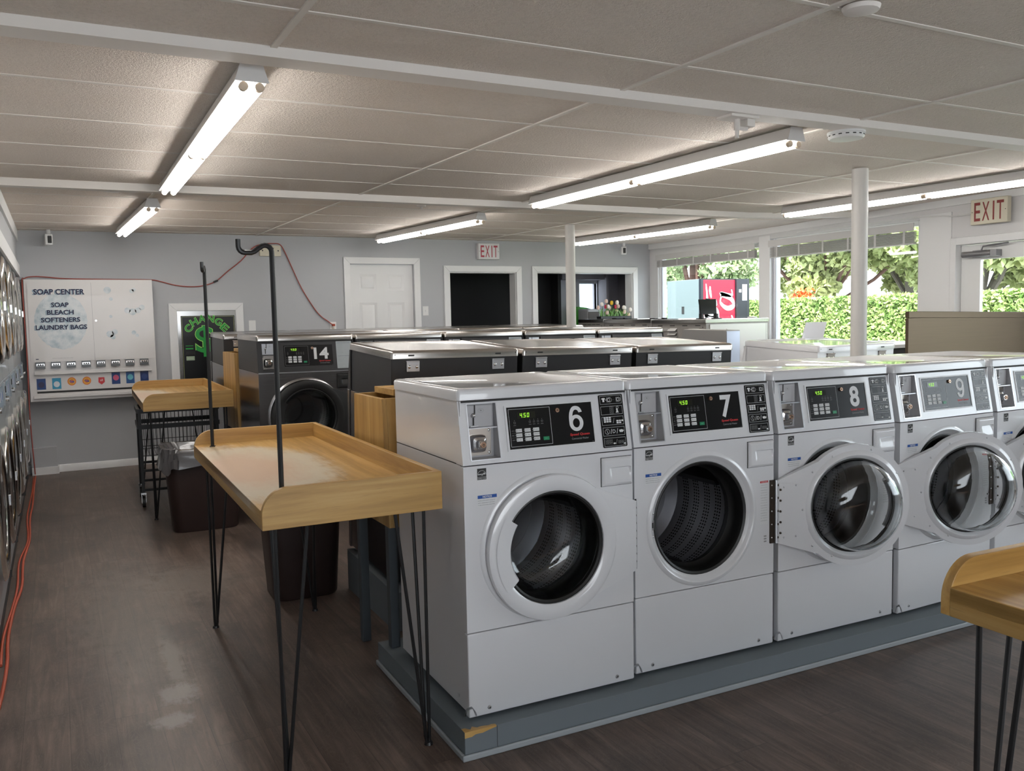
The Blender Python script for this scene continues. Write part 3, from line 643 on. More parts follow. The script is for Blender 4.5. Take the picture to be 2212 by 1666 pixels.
def w_number(s_):
    def fn(mb):
        g = cfr(0, 1.0, .0016); x0, z0, z1 = CPX[0], (CPX[2]-1)/math.cos(TILT), (CPX[3]-1)/math.cos(TILT)
        if s_ in '69':   # round-topped heavy numeral: bowl ring and curved stem
            fr = g @ Matrix.Translation((x0+.275, z0+.090, 0))
            if s_ == '9': fr = fr @ Matrix.Rotation(PI, 4, 'Z')
            w_, h_ = .058, .091; n = 36; P = lambda x, y: fr @ Vector(((x-.5)*w_, (y-.5)*h_, 0))
            V = [P(.5+rx*math.cos(2*PI*i/n), .325+ry*math.sin(2*PI*i/n)) for rx, ry in ((.5, .325), (.245, .185)) for i in range(n)]
            mb.add(V, [(i, (i+1)%n, n+(i+1)%n, n+i) for i in range(n)], PRINT)
            A = [(.0, .34), (.0, .50), (.035, .68), (.13, .85), (.29, .965), (.50, 1.0), (.72, .97), (.88, .88), (.965, .75)]; B = [(.25, .34), (.25, .50), (.26, .62), (.31, .74), (.39, .82), (.50, .85), (.61, .835), (.68, .79), (.72, .73)]
            A = smooth([(a, b, 0) for a, b in A], 3); B = smooth([(a, b, 0) for a, b in B], 3); V = [P(q.x, q.y) for pr_ in zip(A, B) for q in pr_]
            mb.add([v + (fr.to_3x3() @ Vector((0, 0, .0002))) for v in V], [(2*i, 2*i+2, 2*i+3, 2*i+1) for i in range(len(A)-1)], PRINT)
        elif len(s_) == 1: mb.text(s_, g @ Matrix.Translation((x0+.275, z0+.090, 0)), .090, PRINT, w=.056, bold=NB)
        else: mb.text(s_, g @ Matrix.Translation((x0+.262, z0+.087, 0)), .082, PRINT, w=.105, bold=NB)
    return fn
def w_instr(mb):
    f = cfr(0, 1.0, .0009); K = lambda z: (z-1.0)/math.cos(TILT)
    x0, x1, z0, z1 = .558, .663, K(.892), K(1.083)
    mb.rrect(f, x0, x1, z0, z1, .005, BLACKP, .0006)
    h = (z1-z0)/5; g = f @ Matrix.Translation((0, 0, .0012))
    for i in range(5):
        b = z0+h*i+.003; t = b+h-.006; mb.outline(g, x0+.006, x1-.006, b+.001, t-.001, .0008, PRINT); cyy = (b+t)/2
        T = lambda dx, dz=0: g @ Matrix.Translation((x0+dx, cyy+dz, .0002))
        def ring(dx, r, dz=0, th=.001):
            n = 18; V = [T(dx, dz) @ Vector((rr*math.cos(2*PI*q/n), rr*math.sin(2*PI*q/n), 0)) for rr in (r, r-th) for q in range(n)]
            mb.add(V, [(q, (q+1)%n, n+(q+1)%n, n+q) for q in range(n)], PRINT)
        if i == 4:
            P = [(-.004, -.007), (.004, -.007), (.004, .003), (.007, .002), (.008, .006), (.004, .008), (-.004, .008), (-.008, .006), (-.007, .002), (-.004, .003)]
            mb.add([T(.021) @ Vector((*p, 0)) for p in P], [tuple(range(10))], PRINT)
            mb.rect(T(.033), -.004, .004, -.0008, .0008, PRINT); mb.outline(T(.043), -.008, .006, -.008, .008, .001, PRINT); ring(.043, .006); ring(.048, .009)
            mb.text('-', T(.064), .001, GREYP); mb.outline(T(.084), -.008, .007, -.008, .008, .001, PRINT); ring(.083, .006); ring(.088, .008)
        elif i == 3:
            for a in range(2):
                for b_ in range(4): mb.outline(T(.047+a*.009, -.012+b_*.0075), -.003, .004, -.002, .004, .0006, GREYP)
            P = [(-.006, -.010), (.008, -.010), (.005, -.006), (.004, .002), (.0, .008), (-.003, .003), (-.002, -.004)]
            mb.add([T(.075) @ Vector((*p, 0)) for p in P], [tuple(range(7))], PRINT); ring(.078, .005, .009)
        elif i == 2:
            for a in range(3):
                for b_ in range(3): mb.rrect(T(.014+a*.011, -.005+b_*.007), 0, .009, 0, .0055, .001, PRINT)
            for a in range(3):
                for b_ in range(2):
                    if a == 2 and b_ == 0: continue
                    mb.rrect(T(.068+a*.011, -.011+b_*.007), 0, .009, 0, .0055, .001, PRINT)
            mb.text('/', T(.056), .018, GREYP)
        elif i == 1:
            ring(.024, .010); mb.text('/', T(.024), .014, PRINT, shear=-.6); mb.text('/', T(.041), .018, PRINT); mb.text('D', T(.053), .013, PRINT); mb.text('/', T(.067), .018, PRINT)
            P = [(-.009, .004), (-.009, -.002), (-.006, -.005), (.006, -.005), (.009, -.001), (.012, .001), (.006, .003), (.003, .005), (-.004, .004)]
            mb.add([T(.085) @ Vector((*p, 0)) for p in P], [tuple(range(9))], PRINT)
        else:
            for a in range(3):
                for b_ in range(3): mb.outline(T(.012+a*.0105, -.007+b_*.006), 0, .0085, 0, .0048, .0006, GREYP)
            mb.rrect(T(.050, -.008), -.005, .005, 0, .005, .002, PRINT); mb.text('/', T(.060), .018, GREYP)
            for a in range(3):
                for b_ in range(2): mb.outline(T(.067+a*.009, -.007+b_*.006), 0, .0075, 0, .0048, .0006, GREYP)
            mb.rrect(T(.093, -.011), -.004, .005, 0, .005, .002, PRINT)
def w_lid(m):
    def fn(mb):
        a, b, c, d, r = .0015, WW-.0015, YL-.002, WD+.004, .014; z0, z1 = ZL+.001, ZT
        def rr(i, z, q=.014, n=5):
            P = []
            for cx, cyy, k_ in ((b-i-q, d-i-q, 0), (a+i+q, d-i-q, 1), (a+i+q, c+i+q, 2), (b-i-q, c+i+q, 3)):
                for j in range(n+1): t = (k_+j/n)*PI/2; P.append((cx+q*math.cos(t), cyy+q*math.sin(t), z))
            return P
        L = [rr(.004, z0), rr(0, z0), rr(0, z1-.012), rr(.0025, z1-.005), rr(.008, z1-.001), rr(.016, z1), rr(.040, z1-.0002), rr(.046, z1-.0025)]; n = len(L[0])
        mb.add(sum(L, []), [(j*n+i, j*n+(i+1)%n, (j+1)*n+(i+1)%n, (j+1)*n+i) for j in range(len(L)-1) for i in range(n)]+[tuple(range(n))[::-1], tuple(range((len(L)-1)*n, len(L)*n))], m, True)
    return fn
def w_lidslots(mb):   # punched slots and screw holes along the rear flange of the lid
    y = WD+.0046
    for x in (.105, .565): mb.box(x, x+.030, y-.001, y, ZL+.013, ZL+.020, SEAM)
    for x in (.022, WW-.022): mb.cyl((x, y-.001, ZL+.02), (x, y, ZL+.02), .0025, m=SEAM, n=8)
def w_bracket(m):
    def fn(mb):
        mb.box(-.033, .033, 0, .004, -.062, -.012, m); mb.box(-.030, .038, 0, .012, -.014, -.008, m)
        for x in (-.019, .019): mb.ball((x, .004, -.038), .0085, CHROME, 12, 6, (1, .6, 1))
    return fn
def w_backseams(mb):
    y = WD-.0058
    for x in (.135, WW-.14): mb.box(x, x+.0015, y-.001, y+.0006, .1, ZL-.003, SEAM)
    for x, z in ((.155, -.05), (.34, -.06), (.53, -.05), (.66, -.06), (.06, -.10), (.09, -.10), (.08, -.13), (.585, -.10), (.61, -.10), (.60, -.13)): mb.cyl((x, y-.001, ZL+z), (x, y+.0007, ZL+z), .003, m=SEAM, n=8)
def w_drawer(m):
    def fn(mb):
        x0, x1, z0, z1 = .545, .676, .752, .856
        def F(u, v):
            x = x0+(x1-x0)*u; z = z0+(z1-z0)*v; e = min(u*(x1-x0), (1-u)*(x1-x0), v*(z1-z0), (1-v)*(z1-z0))
            y = -.0150+.0105*(1-min(1, e/.010)**.5)*1.0
            a = (x-x0-.028)/.012, (x1-.008-x)/.006; hx = max(0, min(1, a[0]))*max(0, min(1, a[1]))
            t = (z-(z0+.018))/.050
            if 0 < t < 1 and hx > 0: y += hx*.013*t**1.6*min(1, (1-t)/.06)
            elif t >= 1 and t < 1.02: y += 0
            return (x, y, z)
        mb.grid(F, 60, 60, m)
        for (a, b, c, d) in ((x0-.0018, x1+.001, z0-.0018, z0), (x0-.0018, x1+.001, z1, z1+.0018), (x0-.0018, x0, z0, z1), (x1, x1+.001, z0, z1)): mb.box(a, b, -.0008, 0.002, c, d, SEAM if m is ENAMEL else RUBBER)
    return fn
def w_energy(mb):
    f = fxz(.051, -.0008, .826); mb.rect(f, 0, .035, 0, .040, SEAM); mb.outline(f @ Matrix.Translation((0, 0, .0002)), 0, .035, 0, .040, .0006, PRINT)
    n = 14; V = [f @ Vector((.0175+rr*math.cos(PI*i/n), .018+rr*.95*math.sin(PI*i/n), .0004)) for rr in (.0155, .0145) for i in range(n+1)]
    mb.add(V, [(i, i+1, n+2+i, n+1+i) for i in range(n)], PRINT)
    mb.text('energy', f @ Matrix.Translation((.014, .018, .0004)), .0065, PRINT, w=.02, shear=.35, bold=.01)
    P = [(.0265+.0052*(1 if i%2 == 0 else .42)*math.cos(PI/2+i*PI/5), .021+.0052*(1 if i%2 == 0 else .42)*math.sin(PI/2+i*PI/5)) for i in range(10)]
    mb.add([f @ Vector((p[0], p[1], .0005)) for p in P], [tuple(range(10))], PRINT)
    mb.rect(f @ Matrix.Translation((0, 0, .0003)), .0006, .0344, .0095, .0103, PRINT); mb.text('ENERGY STAR', f @ Matrix.Translation((.0175, .0048, .0004)), .0045, PRINT, w=.031)
def w_notice(mb):
    f = fxz(.050, -.0008, .733); mb.rect(f, 0, .074, 0, .041, PRINT); g = f @ Matrix.Translation((0, 0, .0003)); mb.rect(g, .001, .073, .0285, .040, BLUEP)
    g = f @ Matrix.Translation((0, 0, .0006)); mb.text('NOTICE', g @ Matrix.Translation((.037, .0342, 0)), .0072, PRINT, bold=.03)
    for i, t in enumerate(('DOOR LOCK LIGHT must go out', 'before attempting to open door.', 'To open, push start button then pull door.')): mb.text(t, g @ Matrix.Translation((.002, .0195-.0075*i, 0)), .0034, NAVY, center=False, w=.064)
def w_warn(mb):
    f = fxz(.632, -.0008, .575); mb.rect(f, -.022, .020, -.065, .115, PRINT); g = f @ Matrix.Translation((0, 0, .0004)); mb.rect(g, -.022, .020, .107, .115, RED); mb.text('WARNING', g @ Matrix.Translation((-.001, .111, .0003)), .005, PRINT)
    for i in range(15): mb.text('To reduce the risk of fire,' if i%3 == 0 else ('shock or injury, read all' if i%3 == 1 else 'instructions before use.'), g @ Matrix.Translation((-.019, .096-.0105*i, 0)), .0042, GREYP, center=False, w=.034)
    for k_ in range(3): mb.rect(f, -.002, .012, -.118-.011*k_, -.112-.011*k_, GREYP)
def w_latch(mb): 
    mb.rrect(fxz(.081, -.0008, .573), -.006, .007, -.019, .019, .002, GALV); mb.box(.079, .085, -.002, 0, .563, .583, SEAM)
    for z in (.045, -.045): mb.ball((.084, 0, .573+z), .004, CHROME, 8, 6, (1, .5, 1))
def w_hinge_shut(mb):
    mb.cyl((.692, -.004, .427), (.692, -.004, .690), .0035, m=SEAM, n=10)
    for i in range(9): mb.cyl((.692, -.004, .430+.029*i), (.692, -.004, .452+.029*i), .0048, m=GALV, n=10)
def w_hinge(mb):
    mb.box(.660, .690, -.006, .0, .427, .690, BROWNMET); mb.cyl((.687, -.010, .427), (.687, -.010, .690), .006, m=GALV, n=10)
    for z in (.450, .505, .56, .615, .668): mb.ball((.668, -.006, z), .004, CHROME, 8, 6, (1, .5, 1)); mb.ball((.696, -.010, z), .0055, BROWNMET, 8, 6)
# door: local origin on the hinge axis, door plate spans -x ; outside faces -y when closed
DCX = -.357; DZ = 0.0
def d_frame(m):
    def fn(mb):
        c = (DCX, 0, .003); n = 64
        mb.lathe([(.257, .004), (.261, -.018), (.257, -.027), (.246, -.031), (.228, -.031), (.212, -.029), (.203, -.024), (.199, .000)], c, 'y', m, n)
        mb.lathe([(.199, .000), (.206, .010), (.214, .016), (.222, .013), (.232, .004), (.258, .004)], c, 'y', m, n)
        # tapering flange out to the hinge, outer face
        a = math.radians(52); P = [(DCX+.253*math.cos(t), .003+.253*math.sin(t)) for t in [a-2*a*i/14 for i in range(15)]]; F = P[::-1]+[(-.004, .123), (-.004, -.137)][::1]
        V = []; nn = len(P)
        for i, p in enumerate(P): V.append((p[0], -.0295, p[1]))
        H = [(-.004, -.012, .128-(.262)*i/14) for i in range(15)]
        V += H; mb.add(V, [(i, nn+i, nn+i+1, i+1) for i in range(14)], m, False, flip=True)
        V2 = [(p[0], .003, p[1]) for p in P]+[(h[0], .003, h[2]) for h in H]; mb.add(V2, [(i, nn+i, nn+i+1, i+1) for i in range(14)], m, False)
        for a_, b_, fl in ((0, nn, False), (nn-1, 2*nn-1, True)): mb.add([V[a_], V[b_], V2[b_], V2[a_]], [(0, 1, 2, 3)], m, flip=not fl)
        mb.add([V[nn], V[2*nn-1], V2[2*nn-1], V2[nn]], [(0, 1, 2, 3)], m)
    return fn
def d_handle(m):
    def fn(mb):
        c = (DCX, .003); a0, a1, n = math.radians(146), math.radians(214), 14; V = []
        for j, (r, y) in enumerate(((.232, -.0335), (.200, -.031), (.176, -.024), (.170, -.016), (.170, -.004))):
            for i in range(n+1): t = a0+(a1-a0)*i/n; V.append((c[0]+r*math.cos(t), y, c[1]+r*math.sin(t)))
        k_ = n+1; mb.add(V, [(j*k_+i, (j+1)*k_+i, (j+1)*k_+i+1, j*k_+i+1) for j in range(4) for i in range(n)], m, True)
        for i, fl in ((0, True), (n, False)): mb.add([V[j*k_+i] for j in range(5)]+[(V[i][0], -.004, V[i][2])], [(0, 1, 2, 3, 4, 5)], m, flip=fl)
    return fn
def d_seal(mb): mb.lathe([(.201, -.020), (.196, -.021), (.189, -.016), (.188, -.004), (.194, .002), (.200, .001)], (DCX, 0, .003), 'y', RUBBER, 56)
def d_bowl(mb):
    c = (DCX, 0, .003); mb.lathe([(.0001, .109), (.05, .108), (.098, .105), (.140, .095), (.165, .074), (.177, .043), (.183, .004), (.190, -.012), (.198, -.012), (.190, .006), (.184, .048), (.172, .081), (.145, .104), (.10, .115), (.05, .118), (.0001, .119)], c, 'y', BOWL, 64)
def d_plate(m):   # inner hinge plate with its screws
    def fn(mb):
        y = .004; P = [(-.008, .118), (-.100, .112), (-.125, .100), (-.140, .08), (-.146, .0), (-.140, -.08), (-.125, -.11), (-.100, -.125), (-.008, -.130)]
        mb.prism(P, 1, .003, .0065, m)
        for x, z in ((-.030, .10), (-.030, -.11), (-.085, .105), (-.085, -.108), (-.115, 0), (-.16, .155), (-.16, -.155), (-.43, .235), (-.25, .215), (-.25, -.205), (-.55, .13)):
            if -.60 < x: mb.ball((x, .0075, z), .0042, GALV, 8, 6, (1, .6, 1))
        if m is ENAMEL:
            for z in (.090, .045, 0, -.045, -.09): mb.ball((-.014, .009, z), .0050, BROWNMET, 8, 6)
    return fn
STYLES = {'white': (ENAMEL, ENAMEL, ENAMEL, ENAMEL), 'black': (STEELB, CHAR, STEELX, RUBBER)}
def washer(label, style='white', number=None, door='closed', angle=0, back=False, front=True, group=None, **k):
    side, top, lidm, dm = STYLES[style]; bk = style == 'black'; S = style
    t = thing('washing_machine', label, 'washing machine', group=group, **k)
    part('cabinet', 'cab'+S, w_cabinet(side, top), t, .003)
    for x in (.05, WW-.05):
        for y in (.07, WD-.07): part('foot', 'foot', w_foot, t, loc=(x, y, 0))
    part('lid', 'lid'+S, w_lid(lidm), t, sharp=50)
    bp = part('base_panel', 'base'+S, w_base(side), t, .005)
    if S == 'white': part('screw_tab', 'tab'+S, w_basetrim(side), bp)
    part('front_panel', 'front'+S, w_front(side), t, .004)
    cs = part('console', 'cons'+S, w_console(top), t, .006, 3)
    if bk: part('console_strip', 'cstrip', lambda mb: mb.box(.002, WW-.002, -.004, .004, ZC-.004, ZC+.003, GALV), cs)
    if front:
        part('gasket', 'gasket', w_gasket, t); part('drum', 'drum', w_drum, t)
        cb = part('coin_box', 'coin'+S, w_coin(top, bk), t); part('coin_slot', 'slot', w_slot, cb); lk = part('lock_housing', 'lock', w_lock, cb); part('key_lock', 'cylk', w_cyl, cb)
        cp = part('control_panel', 'cp'+S, w_panel(bk), t); part('display', 'disp', w_display, cp); part('key_switch', 'key', w_key, cp)
        f = cfr(0, 1.0, .0012); z0 = (CPX[2]-1)/math.cos(TILT)
        for r in range(3):
            for c in range(3): o = f @ Vector((CPX[0]+.0415+.034*c, z0+.0635-.0160*r, 0)); part('button', 'btn%d' % (r*3+c), w_blabel(BL[r*3+c]), cp, loc=o)
        o = f @ Vector((CPX[0]+.0415+.105, z0+.029, 0)); part('start_button', 'start', w_start, cp, loc=o)
        if number: part('number', 'num'+number, w_number(number), cp)
        if not bk: part('instruction_plate', 'instr', w_instr, t)
        else: part('instruction_plate', 'instrb', w_instr_b, t)
        part('detergent_drawer', 'drawer'+S, w_drawer(ENAMEL if S == 'white' else RUBBER), t)
        if S == 'white': part('energy_sticker', 'es', w_energy, t); part('notice_sticker', 'ns', w_notice, t)
        part('door_hinge', 'hinge'+door, w_hinge if door == 'open' else w_hinge_shut, t)
        if door == 'open': part('warning_sticker', 'warn', w_warn, t); part('door_latch', 'latch', w_latch, t)
        d = part('door', 'door'+S, d_frame(dm), t, loc=(.690, -.008 if door == 'open' else -.004, .559), rot=(0, 0, -angle if door == 'open' else 0), sharp=40)
        part('door_glass', 'bowl', d_bowl, d); part('door_seal', 'seal', d_seal, d); part('handle', 'hnd'+S, d_handle(dm), d)
        part('hinge_plate', 'plate'+S, d_plate(ENAMEL if S == 'white' else dm), d)
    if back:
        part('lid_slot', 'slots', w_lidslots, t); part('back_seam', 'bseam', w_backseams, t)
        for x in (.115, WW-.115): part('lid_bracket', 'br'+S, w_bracket(GALV if bk else mat('aged_bracket', (.22, .19, .17), .4, .7)), t, .002, loc=(x, WD-.005, ZL))
    return t
def w_instr_b(mb):
    f = cfr(0, 1.0, .0009); K = lambda z: (z-1.0)/math.cos(TILT); x0, x1, z0, z1 = .552, .665, K(.893), K(1.083)
    mb.rrect(f, x0, x1, z0, z1, .004, mat('pale_instruction_sheet', (.38, .42, .44), .5), .0006); g = f @ Matrix.Translation((0, 0, .0010))
    T = ['OPERATING INSTRUCTIONS', '1. Load clothes.', '2. Add detergent.', '3. Close door.', '4. Select cycle.', '5. Insert coins.', '6. Press START.', '', 'SUPERVISION REQUIRED', 'Do not leave children', 'unattended near', 'this machine.', '', 'Never wash items', 'with solvents.']
    for i, s_ in enumerate(T):
        if s_: mb.text(s_, g @ Matrix.Translation((x0+.008, z1-.014-.0118*i, 0)), .0045, NAVY if i in (0, 8) else GREYP, center=False, w=.092 if i in (0, 8) else None)
TH = .0268
ga = 'white front-load washers in the front row'
washer('white washer numbered 6 with its door shut, left end of the front row', number='6', door='closed', loc=(0, 0, .1097), rot=(0, 0, -TH), group=ga, back=True)
washer('white front-load washer numbered 7 with an empty open black drum mouth', number='7', door='open', angle=math.radians(-166), loc=(.7104, .0114, .1074), rot=(0, 0, -.0399), group=ga, back=True)
washer('white front-load washer numbered 8, half hidden behind the swung-open glass door of washer 7', number='8', door='open', angle=math.radians(-161), loc=(1.4196, -.0138, .1051), rot=(0, 0, -.0292), group=ga, back=True)
washer('white front-load washer numbered 9, the last with a readable number towards the right', number='9', door='open', angle=math.radians(-164), loc=(2.1285, -.0413, .1029), rot=(0, 0, .0149), group=ga, back=True)
washer('white front-load washer cut by the right edge of the photo, after number 9', number=None, door='open', angle=math.radians(-164), loc=(2.845, -.031, .1007), rot=(0, 0, .0), group=ga, back=True)
def SCM(s_): return Matrix.Diagonal((*(s_ if isinstance(s_, tuple) else (s_,)*3), 1))
def row_matrix(p, rz, rx, ry, n, pitch, scale, flip):
    M = Matrix.Translation(p) @ (Matrix.Rotation(rz, 4, 'Z') @ Matrix.Rotation(rx, 4, 'X') @ Matrix.Rotation(ry, 4, 'Y')) @ Matrix.Translation((n*pitch, 0, 0))
    if flip: M = M @ Matrix.Rotation(PI, 4, 'Z') @ SCM(scale) @ Matrix.Translation((-WW, -WD-.004, -ZT))
    else: M = M @ SCM(scale) @ Matrix.Translation((0, -YL+.002, -ZT))
    return M
CAMP = Vector((CX, CY, CZ)); SC = 1.09
def far(p): return CAMP+(Vector(p)-CAMP)*SC
PB = Vector((.203, 1.2313, 1.3411)); gb = 'black washers seen from the back in the second row'
BN = ['left end of the second row, nearest the wooden bin box', 'second row, between its two like neighbours', 'right end of the second row, next to the narrow steel cabinet']
for n in range(3): washer('black washer turned away, '+BN[n], 'black', front=False, back=True, group=gb, matrix=row_matrix(PB, -.0142, .0473, .0139, n, .7011, 1, True))
PC = far((.0212, 3.3818, 1.4036)); gc = 'black washers facing the camera in the third row'
CN = ['black and steel washer numbered 14 with a round black door', 'black steel-lidded washer just right of the one numbered 14', 'black steel-lidded washer third from the left in the row of number 14', 'black steel-lidded washer second from the right in the row of number 14', 'black steel-lidded washer at the right end of the row of number 14']
for n in range(5): washer(CN[n], 'black', number='14' if n == 0 else None, group=gc, matrix=row_matrix(PC, .0071, .0117, .0071, n, .6978*SC, SC, False))
PD = far((.0242, 4.7051, 1.4016)); gd = 'black washers seen from the back in the farthest row'
DN = ['farthest row, left side showing beside number 14', 'farthest row, only its lid showing behind number 14', 'farthest row, third lid from the left', 'farthest row, lid just left of the far post', 'farthest row, last lid right of the far post']
for n in range(5): washer('black steel-lidded washer, '+DN[n], 'black', front=False, back=True, group=gd, matrix=row_matrix(PD, -.0059, .0249, -.0003, n, .6979*SC, SC, True))
PWm = Vector((3.41, 1.603, 1.25))
washer('white washer standing alone, back to the camera, behind the near white post', 'white', front=False, back=True, matrix=row_matrix(PWm, .015, .047, .0, 0, 0, (1.165, 1.05, 1.088), True))
# plinths the rows stand on, tops follow the tilt of each row
def plinth(label, P, rz, L, D_, topz, trimf=False, M=None, chip=False, base=0):
    """topz(u, v): height at local u along the row and v away"""
    c, s_ = math.cos(rz), math.sin(rz)
    def w_(u, v, z): return (P[0]+c*u-s_*v, P[1]+s_*u+c*v, z)
    mb = MB(); V = [w_(0, 0, base), w_(L, 0, base), w_(L, D_, base), w_(0, D_, base), w_(0, 0, topz(0, 0)), w_(L, 0, topz(L, 0)), w_(L, D_, topz(L, D_)), w_(0, D_, topz(0, D_))]
    mb.add(V, [(0, 3, 2, 1), (4, 5, 6, 7), (0, 1, 5, 4), (2, 3, 7, 6), (3, 0, 4, 7), (1, 2, 6, 5)], PLINTH)
    o = mb.build('machine_plinth', bevel=.002); tag(o, label, 'plinth')
    if trimf:
        mb = MB(); h, t = .022, .012
        for (a, b, A, B_) in ((-t, L+t, -t, 0), (-t, 0, 0, D_)): 
            V = [w_(a, A, 0), w_(b, A, 0), w_(b, B_, 0), w_(a, B_, 0)]; V += [(p[0], p[1], h) for p in V]; mb.add(V, [(0, 3, 2, 1), (4, 5, 6, 7), (0, 1, 5, 4), (2, 3, 7, 6), (3, 0, 4, 7), (1, 2, 6, 5)], PLINTHT)
        mb.build('quarter_round', o, bevel=.005)
        mb = MB(); rg = random.Random(3); n = 9; V = []
        for i in range(n+1):
            u = -.001+.118*i/n; V += [w_(u, -.0025, topz(0, 0)-.004-.022*(1-i/n)*(.6+.4*rg.random())), w_(u, -.0025, topz(0, 0)+.0012), w_(u, .008+.035*(1-i/n)*rg.random(), topz(0, 0)+.0015)]
        mb.add(V, [(i*3+j, i*3+3+j, i*3+4+j, i*3+1+j) for i in range(n) for j in range(2)], WOODX); mb.build('chipped_edge', o, label='bare wood where the paint has chipped off')
        MB().box(.0, .0012, 0, .0012, 0, topz(0, 0)-.004, SEAM).build('board_joint', o, loc=w_(.120, -.0012, .002), rot=(0, 0, rz))
    return o
plinth('slate grey painted plinth with a chipped corner under the front row of washers', (-.045, -.059), -.0225, 3.68, .94, lambda u, v: .0976-.00315*u, True)
def topB(PX, rz, rx, ry, sc_): 
    n = Matrix.Rotation(rx, 4, 'X') @ Matrix.Rotation(ry, 4, 'Y'); nz = n.to_3x3() @ Vector((0, 0, 1))
    def f(u, v): return PX[2]-(ZT+.012)*sc_-(nz.x*u+nz.y*v)/nz.z-.001
    return f
tb = topB(PB, 0, .0473, .0139, 1); plinth('slate grey plinth under the second row of black washers', (PB.x-.03, PB.y-.03), -.0142, 2.18, .78, lambda u, v: tb(u-.03, v-.03)-.002)
tc_ = topB(PC, 0, .0117, .0071, SC); plinth('slate grey plinth under the row of washer 14', (PC.x-.03, PC.y-.11), .0071, 3.88, .86, lambda u, v: tc_(u-.03, v-.11)-.002)
td = topB(PD, 0, .0249, -.0003, SC); plinth('slate grey plinth under the farthest row of black washers', (PD.x-.03, PD.y-.03), -.0059, 3.88, .84, lambda u, v: td(u-.03, v-.03)-.004)

# ---------------------------------------------------------------- folding tables
WOODT3 = wood('lightly_worn_pine_surface', 1, 1, (.25, .9, .25, .6))
def hairpin(sx, sy, h, sp=.085):   # foot at origin, rods fan out towards (sx, sy)
    def fn(mb):
        tops = [(0, 0), (-sx*sp*1.15, 0), (0, -sy*sp*1.15)]
        for i, (a, b) in enumerate(tops):
            e = ((.008 if i else -.004)*(-sx), (.008 if i == 2 else 0)*(-sy))
            mb.tube([(a+.006*sx*(1 if i == 0 else 0), b, h), (e[0], e[1], .03), (e[0]*.5, e[1]*.5, .006)], .0062, BLKMET, 8)
        mb.box(-.10 if sx > 0 else -.02, .02 if sx > 0 else .10, -.10 if sy > 0 else -.02, .02 if sy > 0 else .10, h-.004, h, BLKMET)
        mb.cyl((0, 0, 0), (0, 0, .010), .016, .013, BLKMET, 14)
    return fn
def table(label, wd, L, surf, loc, rz, zb=.84, poles=(), board=.13, feet=None):
    t = thing('folding_table', label, 'table', loc=loc, rot=(0, 0, rz)); b = zb; st = b+.062; top = b+board; th = .022
    mb = MB(); mb.box(0, wd-th, th, L-th, b+.030, st, surf); mb.build('tabletop', t, .002)
    def cb(y0, y1, x0=0):   # end board with the rounded front corner
        r = .085; P = [(x0, b), (wd, b), (wd, top)]+[(x0+r-r*math.sin(a), top-r+r*math.cos(a)) for a in [i*PI/2/10 for i in range(11)]]
        m_ = MB(); m_.prism(P, 1, y0, y1, WOODX); return m_
    cb(0, th).build('end_board', t, .002); cb(L-th, L).build('end_board', t, .002)
    mb = MB(); mb.box(wd-th, wd, th, L-th, b, top, WOODY); mb.build('side_board', t, .002)
    mb = MB(); mb.box(.004, .024, th, L-th, b, b+.030, WOODAP); mb.box(0, .004, th, L-th, b, st-.001, WOODAP); mb.build('edge_board', t, .0015)
    for (x, y, sx, sy) in ((.055, .055, -1, -1), (wd-.055, .055, 1, -1), (.055, L-.055, -1, 1), (wd-.055, L-.055, 1, 1)): part('leg', 'leg%d%d%d' % (sx, sy, b*1000), hairpin(sx, sy, b), t, loc=(x, y, 0))
    for (x, y, ang, h) in poles:
        mb = MB(); r = .0082; zt = h-.028; P = [(0, 0, st), (0, 0, st+.3), (0, 0, zt-.03)]
        for i in range(7): a = i*PI/6*.78; P.append((-.020+.020*math.cos(a), 0, zt-.005+.020*math.sin(a)+.0))
        P += [(-.040, 0, zt+.006), (-.052, 0, zt-.004), (-.062, 0, zt-.008), (-.080, 0, zt-.008)]
        for i in range(5): a = i*PI/8; P.append((-.082-.018*math.sin(a), 0, zt+.010-.018*math.cos(a)))
        P.append((-.100, 0, h+.004)); mb.tube(P, r, BLKMET, 10); mb.box(-.018, .018, -.012, .012, st, st+.003, BLKMET)
        mb.build('hanging_pole', t, loc=(x, y, 0), rot=(0, 0, ang))
    return t
table('near pine folding table with a worn whitish top and two tall black poles', .60, 1.712, WOODT1, (-.653, .069, 0), -.0195, poles=((.075, .055, .02, 1.735), (.073, 1.60, 1.35, 1.765)))
table('far pine folding table with a pale worn top, before the change machine', .655, 1.80, WOODT2, (-.628, 4.38, 0), -.03)
table('pine folding table cut off by the bottom right corner of the photo', .62, 1.7, WOODT3, (.357, -3.158, 0), -.045, board=.118)
